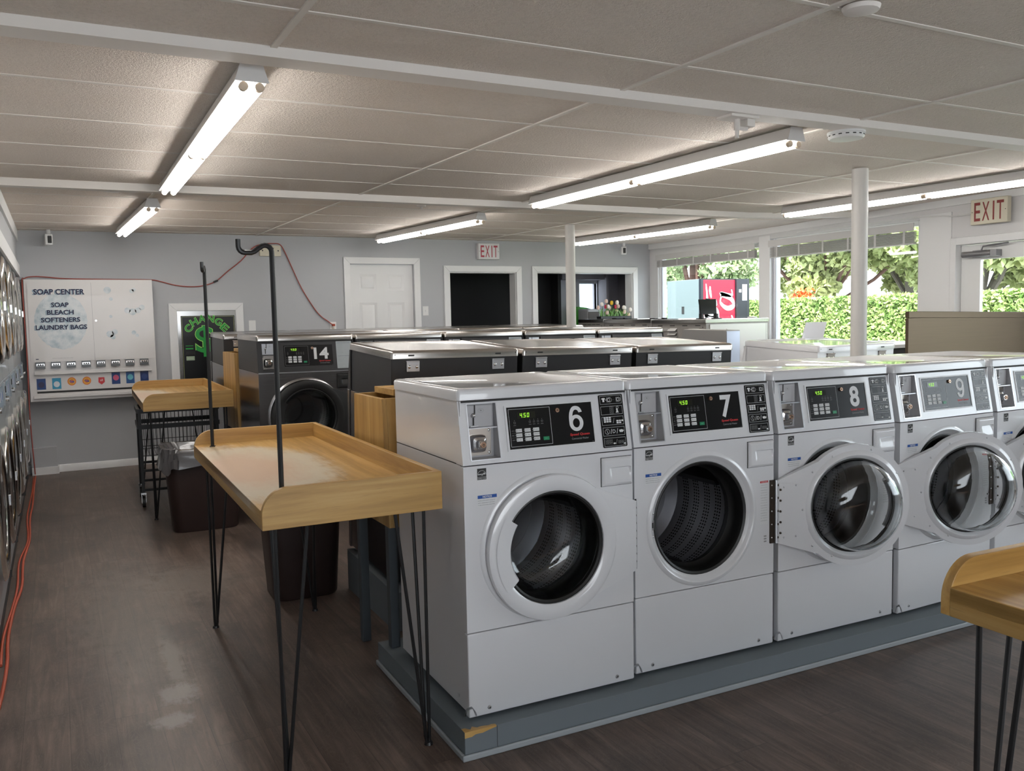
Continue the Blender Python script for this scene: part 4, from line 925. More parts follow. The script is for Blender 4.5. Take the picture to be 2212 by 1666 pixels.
# ---------------------------------------------------------------- things between and around the rows
def bulk_box(label, x, y0, y1, z0, z1, xl=.35):
    t = thing('wooden_bin', label, 'bin', loc=(x, y0, 0)); L = y1-y0; e = .05; 
    mb = MB(); mb.prism([(-e, z0), (L+e, z0), (L, z1), (0, z1)], 0, 0, .02, WOODZ); mb.build('end_panel', t, .002)
    mb = MB(); mb.prism([(-e, z0), (-e+.018, z0), (.018, z1), (0, z1)], 0, .02, xl, WOODZ); mb.build('front_panel', t, .0015)
    mb = MB(); mb.prism([(L+e-.018, z0), (L+e, z0), (L, z1), (L-.018, z1)], 0, .02, xl, WOODZ); mb.build('rear_panel', t, .0015)
    mb = MB(); mb.box(.09, xl+.35, .10, L-.02, z1, z1+.028, WOODX); mb.build('sliding_lid', t, .002)
    mb = MB(); mb.box(.02, xl, -e+.03, L+e-.03, z0, z0+.02, WOODX); mb.build('bottom_board', t)
    for y in (-.01, .0+L+.01): mb = MB(); mb.box(-.0, .04, y-.02, y+.02, .1 if y < .1 else 0, z0, POSTM); mb.build('post', t, .003)
    for y in (.08, L-.08): MB().cyl((-.002, y, z0+.06), (.0, y, z0+.06), .005, m=GALV, n=8).build('screw', t)
    return t
bulk_box('pine bin box with a slid-back lid, between washer 6 and the black row', 0.0, .80, 1.17, .62, 1.158)
bulk_box('pine bin box between washer 14 and the farthest black row', far((.005, 4.12, 0))[0], far((0, 4.12, 0))[1], far((0, 4.62, 0))[1], .6, 1.245)
# trash cans
def rr_loop(w, d, r, z, n=5):
    P = []
    for cx, cyy, k_ in ((w/2-r, d/2-r, 0), (-w/2+r, d/2-r, 1), (-w/2+r, -d/2+r, 2), (w/2-r, -d/2+r, 3)):
        for j in range(n+1): t = (k_+j/n)*PI/2; P.append((cx+r*math.cos(t), cyy+r*math.sin(t), z))
    return P
def bin_(label, loc, rz, h, linerm, seed, w=.48, d=.38):
    t = thing('trash_can', label, 'trash can', loc=loc, rot=(0, 0, rz))
    L = [rr_loop(w*.80, d*.80, .07, 0), rr_loop(w*.83, d*.83, .07, .012), rr_loop(w*.97, d*.97, .07, h-.05), rr_loop(w*.985, d*.985, .07, h-.05), rr_loop(w, d, .07, h), rr_loop(w-.03, d-.03, .06, h), rr_loop(w-.05, d-.05, .06, h-.1), rr_loop(w*.76, d*.76, .06, .02)]; n = len(L[0])
    mb = MB(); mb.add(sum(L, []), [(j*n+i, j*n+(i+1)%n, (j+1)*n+(i+1)%n, (j+1)*n+i) for j in range(len(L)-1) for i in range(n)]+[tuple(range(n))[::-1], tuple(range((len(L)-1)*n, len(L)*n))], BINP, True); mb.build('bin_body', t, sharp=50)
    rg = random.Random(seed); n = 72; V = []; R = [[rg.random() for _ in range(n)] for _ in range(9)]
    def sm(row): return [sum(row[(i+q) % n] for q in (-1, 0, 1))/3 for i in range(n)]
    base = rr_loop(1, 1, .2, 0, 17); R = [sm(x) for x in R]; long_ = [.04+.10*x for x in sm(sm(sm(R[8])))]
    m_ = len(base)
    for j, (o_, dz) in enumerate(((-.05, -.12), (-.035, -.02), (-.012, .012), (.010, .008), (.018, -.02), (.022, -.5), (.026, -1.0))):
        for i in range(n):
            bx, by = base[i*m_//n][:2]; rr = R[j][i]
            z = h+(dz if dz > -.3 else dz*long_[i]*(1.5 if bx < -.2 else 1)); off = o_+(rr-.5)*.05*(j > 1)
            V.append((bx*(w+2*off), by*(d+2*off), z+(rr-.5)*.035))
    mb = MB(); mb.add(V, [(j*n+i, j*n+(i+1)%n, (j+1)*n+(i+1)%n, (j+1)*n+i) for j in range(6) for i in range(n)], linerm, True); mb.build('bag_liner', t, sharp=30)
LIN1 = mat('grey_translucent_bag', (.11, .105, .11), .25, coat=.4); LIN2 = mat('white_bag', (.60, .58, .56), .4)
bin_('dark brown trash can lined with a crumpled grey plastic bag, before the far folding table', (-.275, 4.02, 0), -.05, .60, LIN1, 5, .54, .40)
bin_('dark brown trash can under the far edge of the near folding table', (-.05, 2.08, 0), -.03, .60, LIN2, 8, .42, .36)
# laundry cart under the far table
def cart():
    t = thing('laundry_cart', 'black wire laundry cart parked under the far folding table', 'cart', loc=(-.30, 5.22, 0), rot=(0, 0, -.04)); w, d = .62, .48
    mb = MB()
    for z in (.79, .66): 
        for y in (-d/2, d/2): mb.box(-w/2, w/2, y-.012, y+.012, z-.018, z+.018, BLKMET)
        for x in (-w/2, w/2): mb.box(x-.012, x+.012, -d/2+.012, d/2-.012, z-.018, z+.018, BLKMET)
    for x in (-w/2+.01, w/2-.01):
        for y in (-d/2, d/2): mb.box(x-.011, x+.011, y-.011, y+.011, .12, .79, BLKMET)
    for z in (.14, .30): mb.box(-w/2, w/2, -d/2-.01, -d/2+.01, z-.01, z+.01, BLKMET); mb.box(-w/2, w/2, d/2-.01, d/2+.01, z-.01, z+.01, BLKMET)
    mb.build('frame', t)
    mb = MB()
    for y in (-d/2, d/2):
        for i in range(19): x = -w/2+.03+(w-.06)*i/18; mb.tube([(x, y, .79), (x*.96, y*.9, .42)], .0022, BLKMET, 6)
        for z in (.50, .42): mb.tube([(-w/2+.02, y*.93, z), (w/2-.02, y*.93, z)], .003, BLKMET, 6)
    for x in (-w/2, w/2):
        for i in range(11): y = -d/2+.03+(d-.06)*i/10; mb.tube([(x, y, .79), (x*.95, y*.9, .42)], .0022, BLKMET, 6)
    for i in range(12): x = -w/2*.93+w*.93*i/11; mb.tube([(x, -d/2*.9, .42), (x, d/2*.9, .42)], .0022, BLKMET, 6)
    mb.build('wire_basket', t)
    for x in (-w/2+.01, w/2-.01):
        for y in (-d/2, d/2): 
            mb = MB(); mb.cyl((-.012, 0, .045), (.012, 0, .045), .045, m=RUBBER, n=20); mb.box(-.018, -.014, -.02, .02, .04, .11, CHROME); mb.box(.014, .018, -.02, .02, .04, .11, CHROME); mb.box(-.02, .02, -.025, .025, .105, .12, CHROME); mb.build('caster', t, loc=(x, y, 0))
cart()
# ---------------------------------------------------------------- stacked dryers along the left wall
DRG = mat('dryer_grey_enamel', (.26, .29, .31), .35, coat=.2); DRF = mat('dryer_face_steel', (.36, .42, .47), .3, .7)
DGL = mat('dryer_door_glass', (.006, .006, .007), .06); CHR2 = mat('polished_door_ring', (.72, .69, .64), .10, 1)
def dry_cab(mb):
    mb.box(-.72, 0, .004, .856, 0, .06, SEAM); mb.box(-.72, 0, .004, .856, .06, 1.985, DRG)
    mb.box(0, .006, .02, .84, 1.00, 1.16, DRF)
def dry_door(mb):
    mb.lathe([(.345, 0), (.350, .020), (.335, .034), (.300, .040), (.272, .030), (.262, .018)], (0, 0, 0), 'z', CHR2, 56)
def dry_glass(mb): mb.lathe([(.264, .020), (.18, .030), (.0001, .034)], (0, 0, 0), 'z', DGL, 48)
def dry_handle(mb): mb.box(-.03, .03, -.012, .012, 0, .03, CHROME)
def dry_coin(mb):
    mb.box(0, .012, -.06, .06, -.07, .07, DRG); mb.cyl((.012, 0, -.03), (.030, 0, -.03), .018, m=CHROME, n=14); mb.box(.012, .016, -.04, .02, .01, .05, SEAM)
def dry_panel(mb):
    mb.box(0, .004, -.20, .20, -.06, .06, mat('pale_blue_dryer_panel', (.22, .30, .38), .4)); 
    for i in range(4): mb.rect(Matrix(((0,0,1,.0045),(1,0,0,-.16+.08*i),(0,1,0,0),(0,0,0,1))), 0, .05, -.02, .03, BLUEP if i%2 else PRINT)
DL = ['nearest the camera', 'second from the camera', 'third from the camera', 'fourth from the camera', 'second from the back wall', 'beside the soap machine']
for i in range(6):
    t = thing('stacked_dryer', 'grey stacked dryer with round chrome doors along the left edge, '+DL[i], 'dryer', loc=(-1.492, 2.0+.87*i, 0), group='stacked dryers along the left wall')
    part('cabinet', 'drycab', dry_cab, t, .004)
    for z in (.555, 1.625):
        d = part('door', 'drydoor', dry_door, t, loc=(.0, .43, z), rot=(0, PI/2, 0), sharp=50); part('door_glass', 'dryglass', dry_glass, d); part('handle', 'dryhandle', dry_handle, d, .003, loc=(.0, .33, .02), rot=(0, 0, 0))
    part('coin_box', 'drycoin', dry_coin, t, .003, loc=(.006, .70, 1.08)); part('control_panel', 'drypanel', dry_panel, t, loc=(.006, .38, 1.08))
    part('lint_latch', 'drylatch', lambda mb: mb.prism([(-.02, 0), (.02, 0), (0, .035)], 0, 0, .03, BLKMET), t, loc=(0, .78, .13))
# ---------------------------------------------------------------- soap machine
def front(x, y, z): return fxz(x, y, z)
def soap():
    x0, x1, z0, z1, yf = -1.432, -.250, .750, 1.968, 7.20
    t = thing('soap_vending_machine', 'white wall-hung soap vending machine headed SOAP CENTER', 'vending machine', loc=(0, 0, 0)); SW = mat('soap_machine_enamel', (.72, .70, .69), .35, coat=.2)
    MB().box(x0, x1, yf, YB, z0, z1, SW).build('case', t, .006)
    f = fxz(x0, yf, z0); w = x1-x0; h = z1-z0
    mb = MB(); mb.box(x0+.028, x1-.028, yf-.006, yf, z0+.395, z1-.022, SW); mb.box(x0+.60, x0+.602, yf-.0066, yf-.006, z0+.40, z1-.03, GREYP); mb.cyl((x0+.63, yf-.010, z0+.80), (x0+.63, yf-.006, z0+.80), .009, m=CHROME, n=12); dp = mb.build('door_panel', t, .003)
    k = NT('pale_bubble_print', .35); n = k.noise(k.mapping(), 9, 5, .7); v = k.n('ShaderNodeTexVoronoi'); v.inputs['Scale'].default_value = 22; k.l(k.mapping(), v.inputs['Vector'])
    c = k.ramp(n, [(.35, (.30, .42, .48)), (.6, (.62, .66, .68))]); k.col(k.mix(k.math('MULTIPLY', v.outputs[0], .6), c, (.75, .76, .77))); k.b.inputs['Coat Weight'].default_value = .2; BUB = k.m
    mb = MB(); g = f @ Matrix.Translation((0, 0, .0066)); rg = random.Random(2)
    V = []; n_ = 60
    for i in range(n_): a = 2*PI*i/n_; r = .232*(1+.04*rg.random()); V.append(g @ Vector((.315+r*math.cos(a), .80+.275*math.sin(a)*(1+.05*rg.random()), 0)))
    mb.add(V, [tuple(range(n_))], BUB)
    for (bx, bz, r) in ((.75, 1.11, .035), (.98, 1.10, .022), (1.00, 1.115, .02), (.78, 1.02, .018), (.93, .90, .03), (.98, .885, .035), (1.03, .90, .03), (1.07, .93, .028), (.77, .84, .016), (.755, .66, .035), (.80, .68, .028), (.78, .63, .025), (.98, .67, .022), (1.01, .64, .018)):
        m2 = MB(); m2.add([g @ Vector((bx+r*math.cos(2*PI*i/16), bz+r*math.sin(2*PI*i/16), .0003)) for i in range(16)], [tuple(range(16))], BUB); m2.build('bubble_print', t)
    mb.build('splash_print', t)
    g2 = f @ Matrix.Translation((0, 0, .0075)); SH = mat('pale_blue_shadow_print', (.28, .38, .46), .5)
    for tx, cx, czz, wd, hh in (('SOAP CENTER', .312, 1.095, .455, .056), ('SOAP', .312, .965, .155, .048), ('BLEACH', .312, .890, .24, .048), ('SOFTENERS', .312, .815, .35, .048), ('LAUNDRY BAGS', .316, .740, .46, .048)):
        mb = MB(); mb.text(tx, g2 @ Matrix.Translation((cx-.012, czz-.004, -.0004)), hh, SH, w=wd, bold=.02); mb.text(tx, g2 @ Matrix.Translation((cx, czz, 0)), hh, NAVY, w=wd, bold=.03); mb.build('lettering', t)
    mb = MB(); mb.rect(g2, .07, .095, .422, .430, NAVY); mb.text('VENDING CONVENIENCE FOR YOUR LAUNDRY', g2 @ Matrix.Translation((.31, .43, 0)), .006, GREYP, w=.19)
    mb.build('small_print', t)
    mb = MB(); mb.box(x0+.05, x1-.05, yf-.03, yf, z0+.268, z0+.276, SW); mb.box(x0+.05, x1-.05, yf-.012, yf, z0+.276, z0+.300, SW); mb.build('ledge', t, .002)
    MB().box(x0+.065, x1-.10, yf-.0015, yf, z0+.082, z0+.102, SEAM).build('chute_slot', t)
    mb = MB(); mb.box(x0+.03, x1-.03, yf-.02, yf, z0+.03, z0+.06, SW); mb.build('lip', t, .004)
    DK = mat('dark_coin_slide', (.10, .10, .10), .3, .8)
    PC_ = [((.01, .05, .20), (.02, .02, .08), ''), ((.03, .30, .50), (.7, .75, .8), ''), (0, 0, 'T'), (0, 0, 'T'), ((.62, .04, .05), (.8, .5, .4), 'all'), ((.01, .05, .20), (.6, .1, .2), ''), ((.02, .10, .30), (.15, .5, .6), ''), ((.01, .03, .14), (.03, .06, .2), '')]
    for i in range(8):
        x = x0+.108+.1365*i
        mb = MB(); mb.box(-.042, .042, -.028, 0, -.032, .034, DK); mb.box(-.036, .036, -.030, -.028, -.006, .018, CHROME); mb.box(-.03, .03, -.045, -.028, -.004, .004, DK)
        for q in range(3): mb.box(-.025+.02*q, -.013+.02*q, -.0315, -.030, .004, .014, SEAM)
        part('coin_slide', 'slide', lambda m_, s_=mb: m_.__dict__.update(s_.__dict__), t, .002, loc=(x, yf, z0+.362))
        a, b_, kind = PC_[i]; mb = MB(); g = fxz(x-.004, yf-.0012, z0+.178)
        if kind == 'T':
            O = mat('orange_pack', (.75, .20, .03), .4); Y = mat('yellow_pack', (.80, .50, .04), .4)
            for r, m_, zz in ((.040, O, 0), (.030, Y, .0004), (.022, O, .0008)): mb.add([g @ Vector((r*math.cos(2*PI*q/20), .012+r*1.05*math.sin(2*PI*q/20), zz)) for q in range(20)], [tuple(range(20))], m_)
            mb.text('Tide', g @ Matrix.Translation((0, .010, .0014)), .022, BLUEP, w=.045, bold=.04)
        elif kind == 'all':
            m_ = mat('red_pack', a, .4); mb.add([g @ Vector(p) for p in ((-.028, .04, 0), (.028, .04, 0), (.030, -.01, 0), (.0, -.035, 0), (-.030, -.01, 0))][::-1], [(0, 1, 2, 3, 4)], m_); mb.text('all', g @ Matrix.Translation((0, .012, .0004)), .022, PRINT)
        else:
            m_ = mat('pack_%d' % i, a, .4); m2 = mat('pack_print_%d' % i, b_, .4); hh = .058 if i < 2 else .066
            mb.rect(g, -.040, .040, -hh+(.0 if i < 2 else .03), .052 if i < 2 else .085, m_); mb.add([g @ Vector((.028*math.cos(2*PI*q/16), (-.01 if i < 2 else .03)+.03*math.sin(2*PI*q/16), .0004)) for q in range(16)], [tuple(range(16))], m2)
        mb.build('product_picture', t)
soap()
# ---------------------------------------------------------------- change machine in its recess
def change():
    x0, x1, z0, z1 = .000, .618, .70, 1.640; t = thing('change_machine', 'black and green CHANGE machine framed by white trim in the back wall', 'change machine')
    S = mat('mirror_steel_plate', (.52, .51, .50), .18, 1)
    MB().box(x0, x1, YB-.012, YB, z0, z1, S).build('steel_plate', t, .002)
    c = casing(x0, x1, z0, z1, .083, .02, bottom=True); c.build('trim_frame', t, .003)
    px0, px1, pz0, pz1 = .036, .600, .74, 1.585; BP = mat('black_green_face', (.008, .009, .010), .3)
    mb = MB(); mb.box(px0, px1, YB-.020, YB-.012, pz0, pz1, BP); g = fxz(0, YB-.0204, 0); YG = mat('yellow_line_print', (.40, .42, .20), .5); mb.outline(g, px0+.008, px1-.008, pz0+.008, pz1-.008, .003, YG); mb.build('face_plate', t)
    G1 = mat('green_lettering', (.015, .30, .05), .5); G2 = mat('lime_outline', (.35, .75, .15), .5)
    mb = MB(); cx, czz, R_ = .300, 1.335, .222
    for i, ch in enumerate('CHANGE'):
        a = math.radians(59-23.6*i); 
        for bold, m_, dz in ((.045, G2, 0), (.012, G1, .0008)):
            V, F, sz = text_geo(ch, bold, 0, 1); 
            fr = g @ Matrix.Translation((cx-R_*math.sin(a), czz+R_*math.cos(a), dz)) @ Matrix.Rotation(a*.75, 4, 'Z'); mb.text(ch, fr, (.082 if bold > .04 else .074), m_, w=(.080 if bold > .04 else .070), bold=bold)
    mb.build('change_lettering', t)
    mb = MB()
    for bold, m_, dz, hh, ww in ((.03, G2, 0, .350, .205), (.010, G1, .0008, .340, .190)): mb.text('$', g @ Matrix.Translation((.275, 1.305, dz)), hh, m_, w=ww, bold=bold)
    mb.build('dollar_sign', t)
    mb = MB(); BI = mat('pale_banknote_print', (.42, .50, .38), .5); mb.rect(g, .075, .16, 1.10, 1.145, BI); mb.outline(g @ Matrix.Translation((0, 0, .0004)), .082, .153, 1.107, 1.138, .002, G1); mb.rect(g, .072, .15, 1.22, 1.235, G1); mb.rect(g, .072, .15, 1.255, 1.262, G1); mb.build('bill_prints', t)
    MB().box(.07, .165, YB-.035, YB-.02, 1.155, 1.195, BLKMET).build('bill_slot', t, .004)
change()
# ---------------------------------------------------------------- small wall things
def exit_sign(label, matrix, w, h, col=TRIM):
    t = thing('exit_sign', label, 'exit sign', matrix=matrix); FACE = mat('exit_face_white', (.72, .70, .70), .4) if col is TRIM else col
    MB().box(-w/2, w/2, 0, .06, -h/2, h/2, FACE).build('housing', t, .006)
    R_ = mat('exit_letter_red', (.42, .03, .06), .5) if col is TRIM else mat('exit_letter_dark_red', (.25, .035, .03), .5)
    g = fxz(0, -.0006, 0); mb = MB()
    for i, ch in enumerate('EXIT'):
        x = (-.305+.205*i+(.0 if i < 2 else (-.02 if i == 2 else -.045)))*w; x = (-.31, -.075, .135, .315)[i]*w; ww = (.17, .20, .045, .19)[i]*w
        mb.text(ch, g @ Matrix.Translation((x, .0, 0)), h*.74, R_, w=ww, bold=.01)
    mb.build('exit_lettering', t)
    mb = MB()
    for x in (-w*.45, w*.45): mb.cyl((x, -.001, 0), (x, .001, 0), .004, m=SEAM, n=8)
    mb.build('screw', t)
exit_sign('red EXIT sign on the back wall above the left pass-through', Matrix.Translation((3.775, YB-.062, 2.345)), .30, .20)
exit_sign('cream EXIT sign with dark red letters above the glazed door', Matrix.Translation((XR-.105, 2.275, 2.355)) @ Matrix.Rotation(-PI/2, 4, 'Z'), .345, .225, CREAM)
mb = MB(); mb.box(.905, 1.140, YB-.045, YB, 2.245, 2.365, CREAM)
for x in (.935, 1.11): mb.cyl((x, YB-.047, 2.305), (x, YB-.045, 2.305), .008, m=SEAM, n=8)
mb.cyl((1.06, YB-.047, 2.335), (1.06, YB-.045, 2.335), .004, m=SEAM, n=8)
tag(mb.build('junction_box', bevel=.004), 'cream electrical junction box high on the back wall', 'electrical box')
cp_ = [(-1.432, -.17, .02), (-1.445, -.205, .6), (-1.437, -.205, 1.2), (-1.440, -.20, 1.9), (-1.42, -.03, 1.985), (-1.34, -.02, 2.005), (-1.22, -.02, 2.000), (-1.05, -.02, 1.985), (-.6, -.02, 1.978), (-.25, -.02, 1.975), (-.14, -.012, 1.955), (.0, -.012, 1.918), (.15, -.012, 1.902), (.28, -.012, 1.912), (.42, -.012, 1.960), (.55, -.012, 2.07), (.70, -.012, 2.19), (.83, -.012, 2.33), (.93, -.053, 2.375), (1.05, -.053, 2.385), (1.13, -.053, 2.375), (1.19, -.012, 2.30), (1.27, -.012, 2.11), (1.37, -.012, 1.88), (1.50, -.012, 1.66), (1.58, -.012, 1.56), (1.66, -.012, 1.50), (1.725, -.02, 1.448)]
mb = MB(); mb.tube(smooth([(a, YB+b, c) for a, b, c in cp_]), .0058, mat('faded_red_cord', (.36, .075, .055), .5), 7); cord = mb.build('extension_cord'); tag(cord, 'thin red extension cord looping along the back wall to the outlet', 'cord')
mb = MB(); mb.box(-.025, .025, -.012, .012, -.010, .010, RUBBER); mb.build('cord_joint', cord, .003, loc=(.42, YB-.012, 1.960), rot=(0, -.4, 0))
fl = [(-1.428, 7.1, .02), (-1.430, 6.4, .008), (-1.425, 5.6, .008), (-1.432, 5.0, .008), (-1.418, 4.2, .008), (-1.440, 3.6, .008), (-1.430, 3.0, .008), (-1.452, 2.6, .008), (-1.462, 2.1, .008), (-1.450, 1.7, .008), (-1.455, 1.3, .008), (-1.47, .9, .008), (-1.46, .2, .008), (-1.45, -1.0, .008)]
mb = MB(); mb.tube(smooth(fl), .0075, ORANGE, 8); mb.tube(smooth([(x-.018+.008*math.sin(i*2), y, .008) for i, (x, y, z) in enumerate(fl[:10])]), .0065, ORANGE, 8); tag(mb.build('extension_cord'), 'orange extension cord running along the floor under the dryers', 'cord')
def plate(name, label, cat, x, z, kind):
    mb = MB(); mb.box(x-.038, x+.038, YB-.006, YB, z-.058, z+.058, WHITEP); o = mb.build(name, bevel=.002); tag(o, label, cat)
    mb = MB()
    if kind == 's': mb.box(x-.005, x+.005, YB-.014, YB-.006, z-.01, z+.012, WHITEP)
    if kind == 'o':
        for dz in (.02, -.02): mb.rrect(fxz(x, YB-.0064, z+dz), -.016, .016, -.014, .014, .006, CREAM); mb.box(x-.007, x-.005, YB-.0068, YB-.0064, z+dz-.004, z+dz+.006, SEAM); mb.box(x+.005, x+.007, YB-.0068, YB-.0064, z+dz-.004, z+dz+.006, SEAM)
        mb.box(x-.014, x+.014, YB-.04, YB-.007, z+.008, z+.034, ORANGE)
    if mb.v: mb.build('toggle' if kind == 's' else 'socket', o)
plate('wall_plate', 'blank white wall plate right of the change machine', 'wall plate', .795, 1.465, '')
plate('wall_outlet', 'white wall outlet with the red cord plugged in', 'outlet', 1.725, 1.43, 'o')
plate('light_switch', 'white light switch right of the six-panel door', 'light switch', 2.905, 1.60, 's')
def cctv(label, x, y, z, rz):
    t = thing('security_camera', label, 'security camera', loc=(x, y, z), rot=(0, 0, rz)); MB().box(-.035, .035, -.03, .05, -.11, .0, WHITEP).build('body', t, .008); mb = MB(); mb.rrect(fxz(.006, -.0315, -.055), -.018, .018, -.036, .036, .006, RUBBER); mb.build('lens_window', t)
    MB().cyl((0, .0, 0), (0, 0, .05), .02, m=WHITEP, n=12).build('mount', t)
cctv('small white security camera on the ceiling at the far left corner', -1.185, 7.26, cz(-1.2, 7.2)-.045, .1); cctv('small white security camera by the far right corner of the ceiling', 5.82, 7.26, cz(5.8, 7.2)-.05, -.5)
mb = MB(); mb.tube(smooth([(XR-.03, 2.47, 2.36), (XR-.03, 2.62, 2.35), (XR-.03, 2.85, 2.375), (XR-.03, 3.1, 2.385), (XR-.03, 3.8, 2.385), (XR-.03, 4.6, 2.39)]), .006, WHITEP, 8); tag(mb.build('wall_conduit'), 'thin white cable running left from the cream EXIT sign', 'cable')
# ---------------------------------------------------------------- posts
for lab, x, y, zb_ in (('near white round steel post in front of the lone white washer', 3.487, 1.337, 0), ('far white round steel post rising between the farthest black rows', 3.652, 5.17, 0)):
    z = cz(x, y); t = thing('round_post', lab, 'post', loc=(x, y, 0)); PM = mat('post_paint', (.62, .60, .57), .4)
    MB().cyl((0, 0, 0), (0, 0, z-.01), .051, m=PM, n=32).build('shaft', t); MB().cyl((0, 0, 0), (0, 0, .012), .07, m=PM, n=28).build('base_plate', t, .002)
# ---------------------------------------------------------------- ceiling lights and fittings
TUBEM = mat('glowing_tube', (1.0, .97, .93), .3, emit=TUBE)
FIXM = mat('light_housing_white', (.66, .65, .64), .4); CAPM = mat('tube_end_cap', (.60, .48, .36), .4)
def tube_light(label, a, b):
    ax, ay = a; bx, by = b; L = math.hypot(bx-ax, by-ay); za, zb_ = cz(ax, ay), cz(bx, by); d = Vector((bx-ax, by-ay, zb_-za)); X = d.normalized(); Y = Vector((0, 0, 1)).cross(X).normalized(); Z = X.cross(Y)
    M = Matrix(((X.x, Y.x, Z.x, ax), (X.y, Y.y, Z.y, ay), (X.z, Y.z, Z.z, za-.010), (0, 0, 0, 1))); t = thing('ceiling_tube_light', label, 'ceiling light', matrix=M, group='two-tube strip lights on the ceiling')
    L = d.length; mb = MB(); mb.prism([(-.034, 0), (-.055, -.060), (.055, -.060), (.034, 0)], 0, .004, L-.004, FIXM); hs = mb.build('housing', t, .002)
    for x in (0, L-.006): mb = MB(); mb.prism([(-.036, .002), (-.058, -.064), (.058, -.064), (.036, .002)], 0, x, x+.006, FIXM); mb.build('end_cap', hs)
    n = 2
    for i in range(n):
        for y in (-.027, .027):
            x0 = .012+(L-.024)*i/n; x1 = .012+(L-.024)*(i+1)/n-.006
            mb = MB(); mb.cyl((x0+.018, y, -.078), (x1-.018, y, -.078), .0155, m=TUBEM, n=16, caps=False); mb.cyl((x0, y, -.078), (x0+.018, y, -.078), .016, m=CAPM, n=14); mb.cyl((x1-.018, y, -.078), (x1, y, -.078), .016, m=CAPM, n=14); mb.build('tube', t)
TLs = [('near left strip light above the near folding table', (-.538, .483), (-.486, 3.411)), ('long strip light over the middle of the black rows', (2.082, .53), (2.163, 3.287)), ('far left strip light nearest the soap machine', (-.489, 4.362), (-.548, 6.73)), ('far strip light in front of the six-panel door', (2.261, 4.433), (2.15, 6.856)),
       ('far strip light nearest the corner window', (4.76, 4.21), (4.66, 6.65)), ('right strip light running past the near white post', (4.675, 3.151), (4.65, .28))]
for l_ in TLs: tube_light(*l_)
def smoke_d(label, x, y, r, z=None):
    z = cz(x, y) if z is None else z; t = thing('smoke_detector', label, 'smoke detector', loc=(x, y, z)); mb = MB(); mb.lathe([(r*1.05, 0), (r*1.05, -.010), (r, -.012), (r, -.026), (r*.92, -.034), (r*.4, -.038), (.0001, -.038)], (0, 0, 0), 'z', WHITEP, 32); mb.build('cover', t)
    mb = MB(); 
    for i in range(16):
        a = 2*PI*i/16; mb.box(-.008, .008, 0, .001, -.022, -.017, SEAM); 
        for q in range(-8, 0): v = Vector(mb.v[q]); mb.v[q] = tuple(Matrix.Rotation(a, 3, 'Z') @ Vector((v.x, v.y+r*.998, v.z)))
    mb.build('vents', t)
smoke_d('white round smoke detector on the near beam at the end of the long strip light', 2.30, .42, .085, cz(2.3, .42)-.036)
o = None
mb = MB(); mb.lathe([(.075, 0), (.075, -.006), (.06, -.010), (.045, -.010), (.04, -.004), (.0001, -.004)], (0, 0, 0), 'z', WHITEP, 28); tag(mb.build('ceiling_plate', loc=(-.78, 4.03, cz(-.78, 4.03)-.001)), 'round white blank plate on the ceiling behind the left strip light', 'ceiling plate')
t = thing('ceiling_bracket', 'white painted bracket and hook bolted on the near beam', 'bracket', loc=(1.55, .37, cz(1.55, .37)-.036)); PB_ = BEAMM
MB().box(-.075, .085, -.05, .05, -.012, 0, PB_).build('base_plate', t, .002); MB().box(.03, .075, -.035, .035, -.045, -.012, PB_).build('box_end', t, .002); mb = MB(); mb.tube([(0, 0, -.012), (0, 0, -.06)], .014, PB_, 10); mb.tube([(-.01, 0, -.05), (.05, -.01, -.052)], .009, PB_); mb.tube([(0, 0, -.055), (0, 0, -.095)], .009, PB_); mb.build('hook', t)
mb = MB(); mb.lathe([(.04, 0), (.035, -.012), (.012, -.016), (.010, -.03), (.0001, -.03)], (0, 0, 0), 'z', PB_, 18); tag(mb.build('sprinkler_stub', loc=(1.566, 4.144, cz(1.566, 4.144)-.001)), 'small white fitting on the ceiling above the back rows', 'ceiling fitting')
mb = MB(); mb.lathe([(.055, 0), (.05, -.012), (.02, -.02), (.0001, -.02)], (0, 0, 0), 'z', PB_, 18); tag(mb.build('sprinkler_stub', loc=(.955, -.80, cz(.955, -.8)-.006)), 'painted-over round fitting at the top edge of the photo', 'ceiling fitting')

# ---------------------------------------------------------------- blinds
BLD = mat('blind_slat_grey', (.42, .41, .40), .5); BLW = mat('blind_valance_white', (.62, .61, .60), .5)
def blind(label, y0, y1, zt, zb):
    t = thing('window_blind', label, 'blind', loc=(XR-.05, y0, 0)); L = y1-y0
    MB().box(-.012, .0, 0, L, zt-.075, zt, BLW).build('valance', t, .002)
    mb = MB(); n = 11
    for i in range(n): z = zb+.012+(zt-.085-zb-.012)*i/(n-1); mb.box(.008, .050, .01, L-.01, z-.0035, z+.0035, BLD)
    mb.box(.006, .052, .01, L-.01, zb, zb+.010, BLW); mb.build('slat_stack', t)
    for i in range(6): y = .12+(L-.24)*i/5; MB().box(.004, .0055, y-.012, y+.012, zb, zt-.07, BLW).build('ladder_tape', t)
    MB().tube([(.0, L-.10, zt-.07), (-.004, L-.10, zt-.95)], .003, WHITEP, 6).build('pull_cord', t)
blind('raised grey slat blind at the top of the far corner window', 5.25, 7.18, 2.325, 2.150)
blind('raised grey slat blind at the top of the window behind the near white post', 3.07, 5.02, 2.335, 2.130)
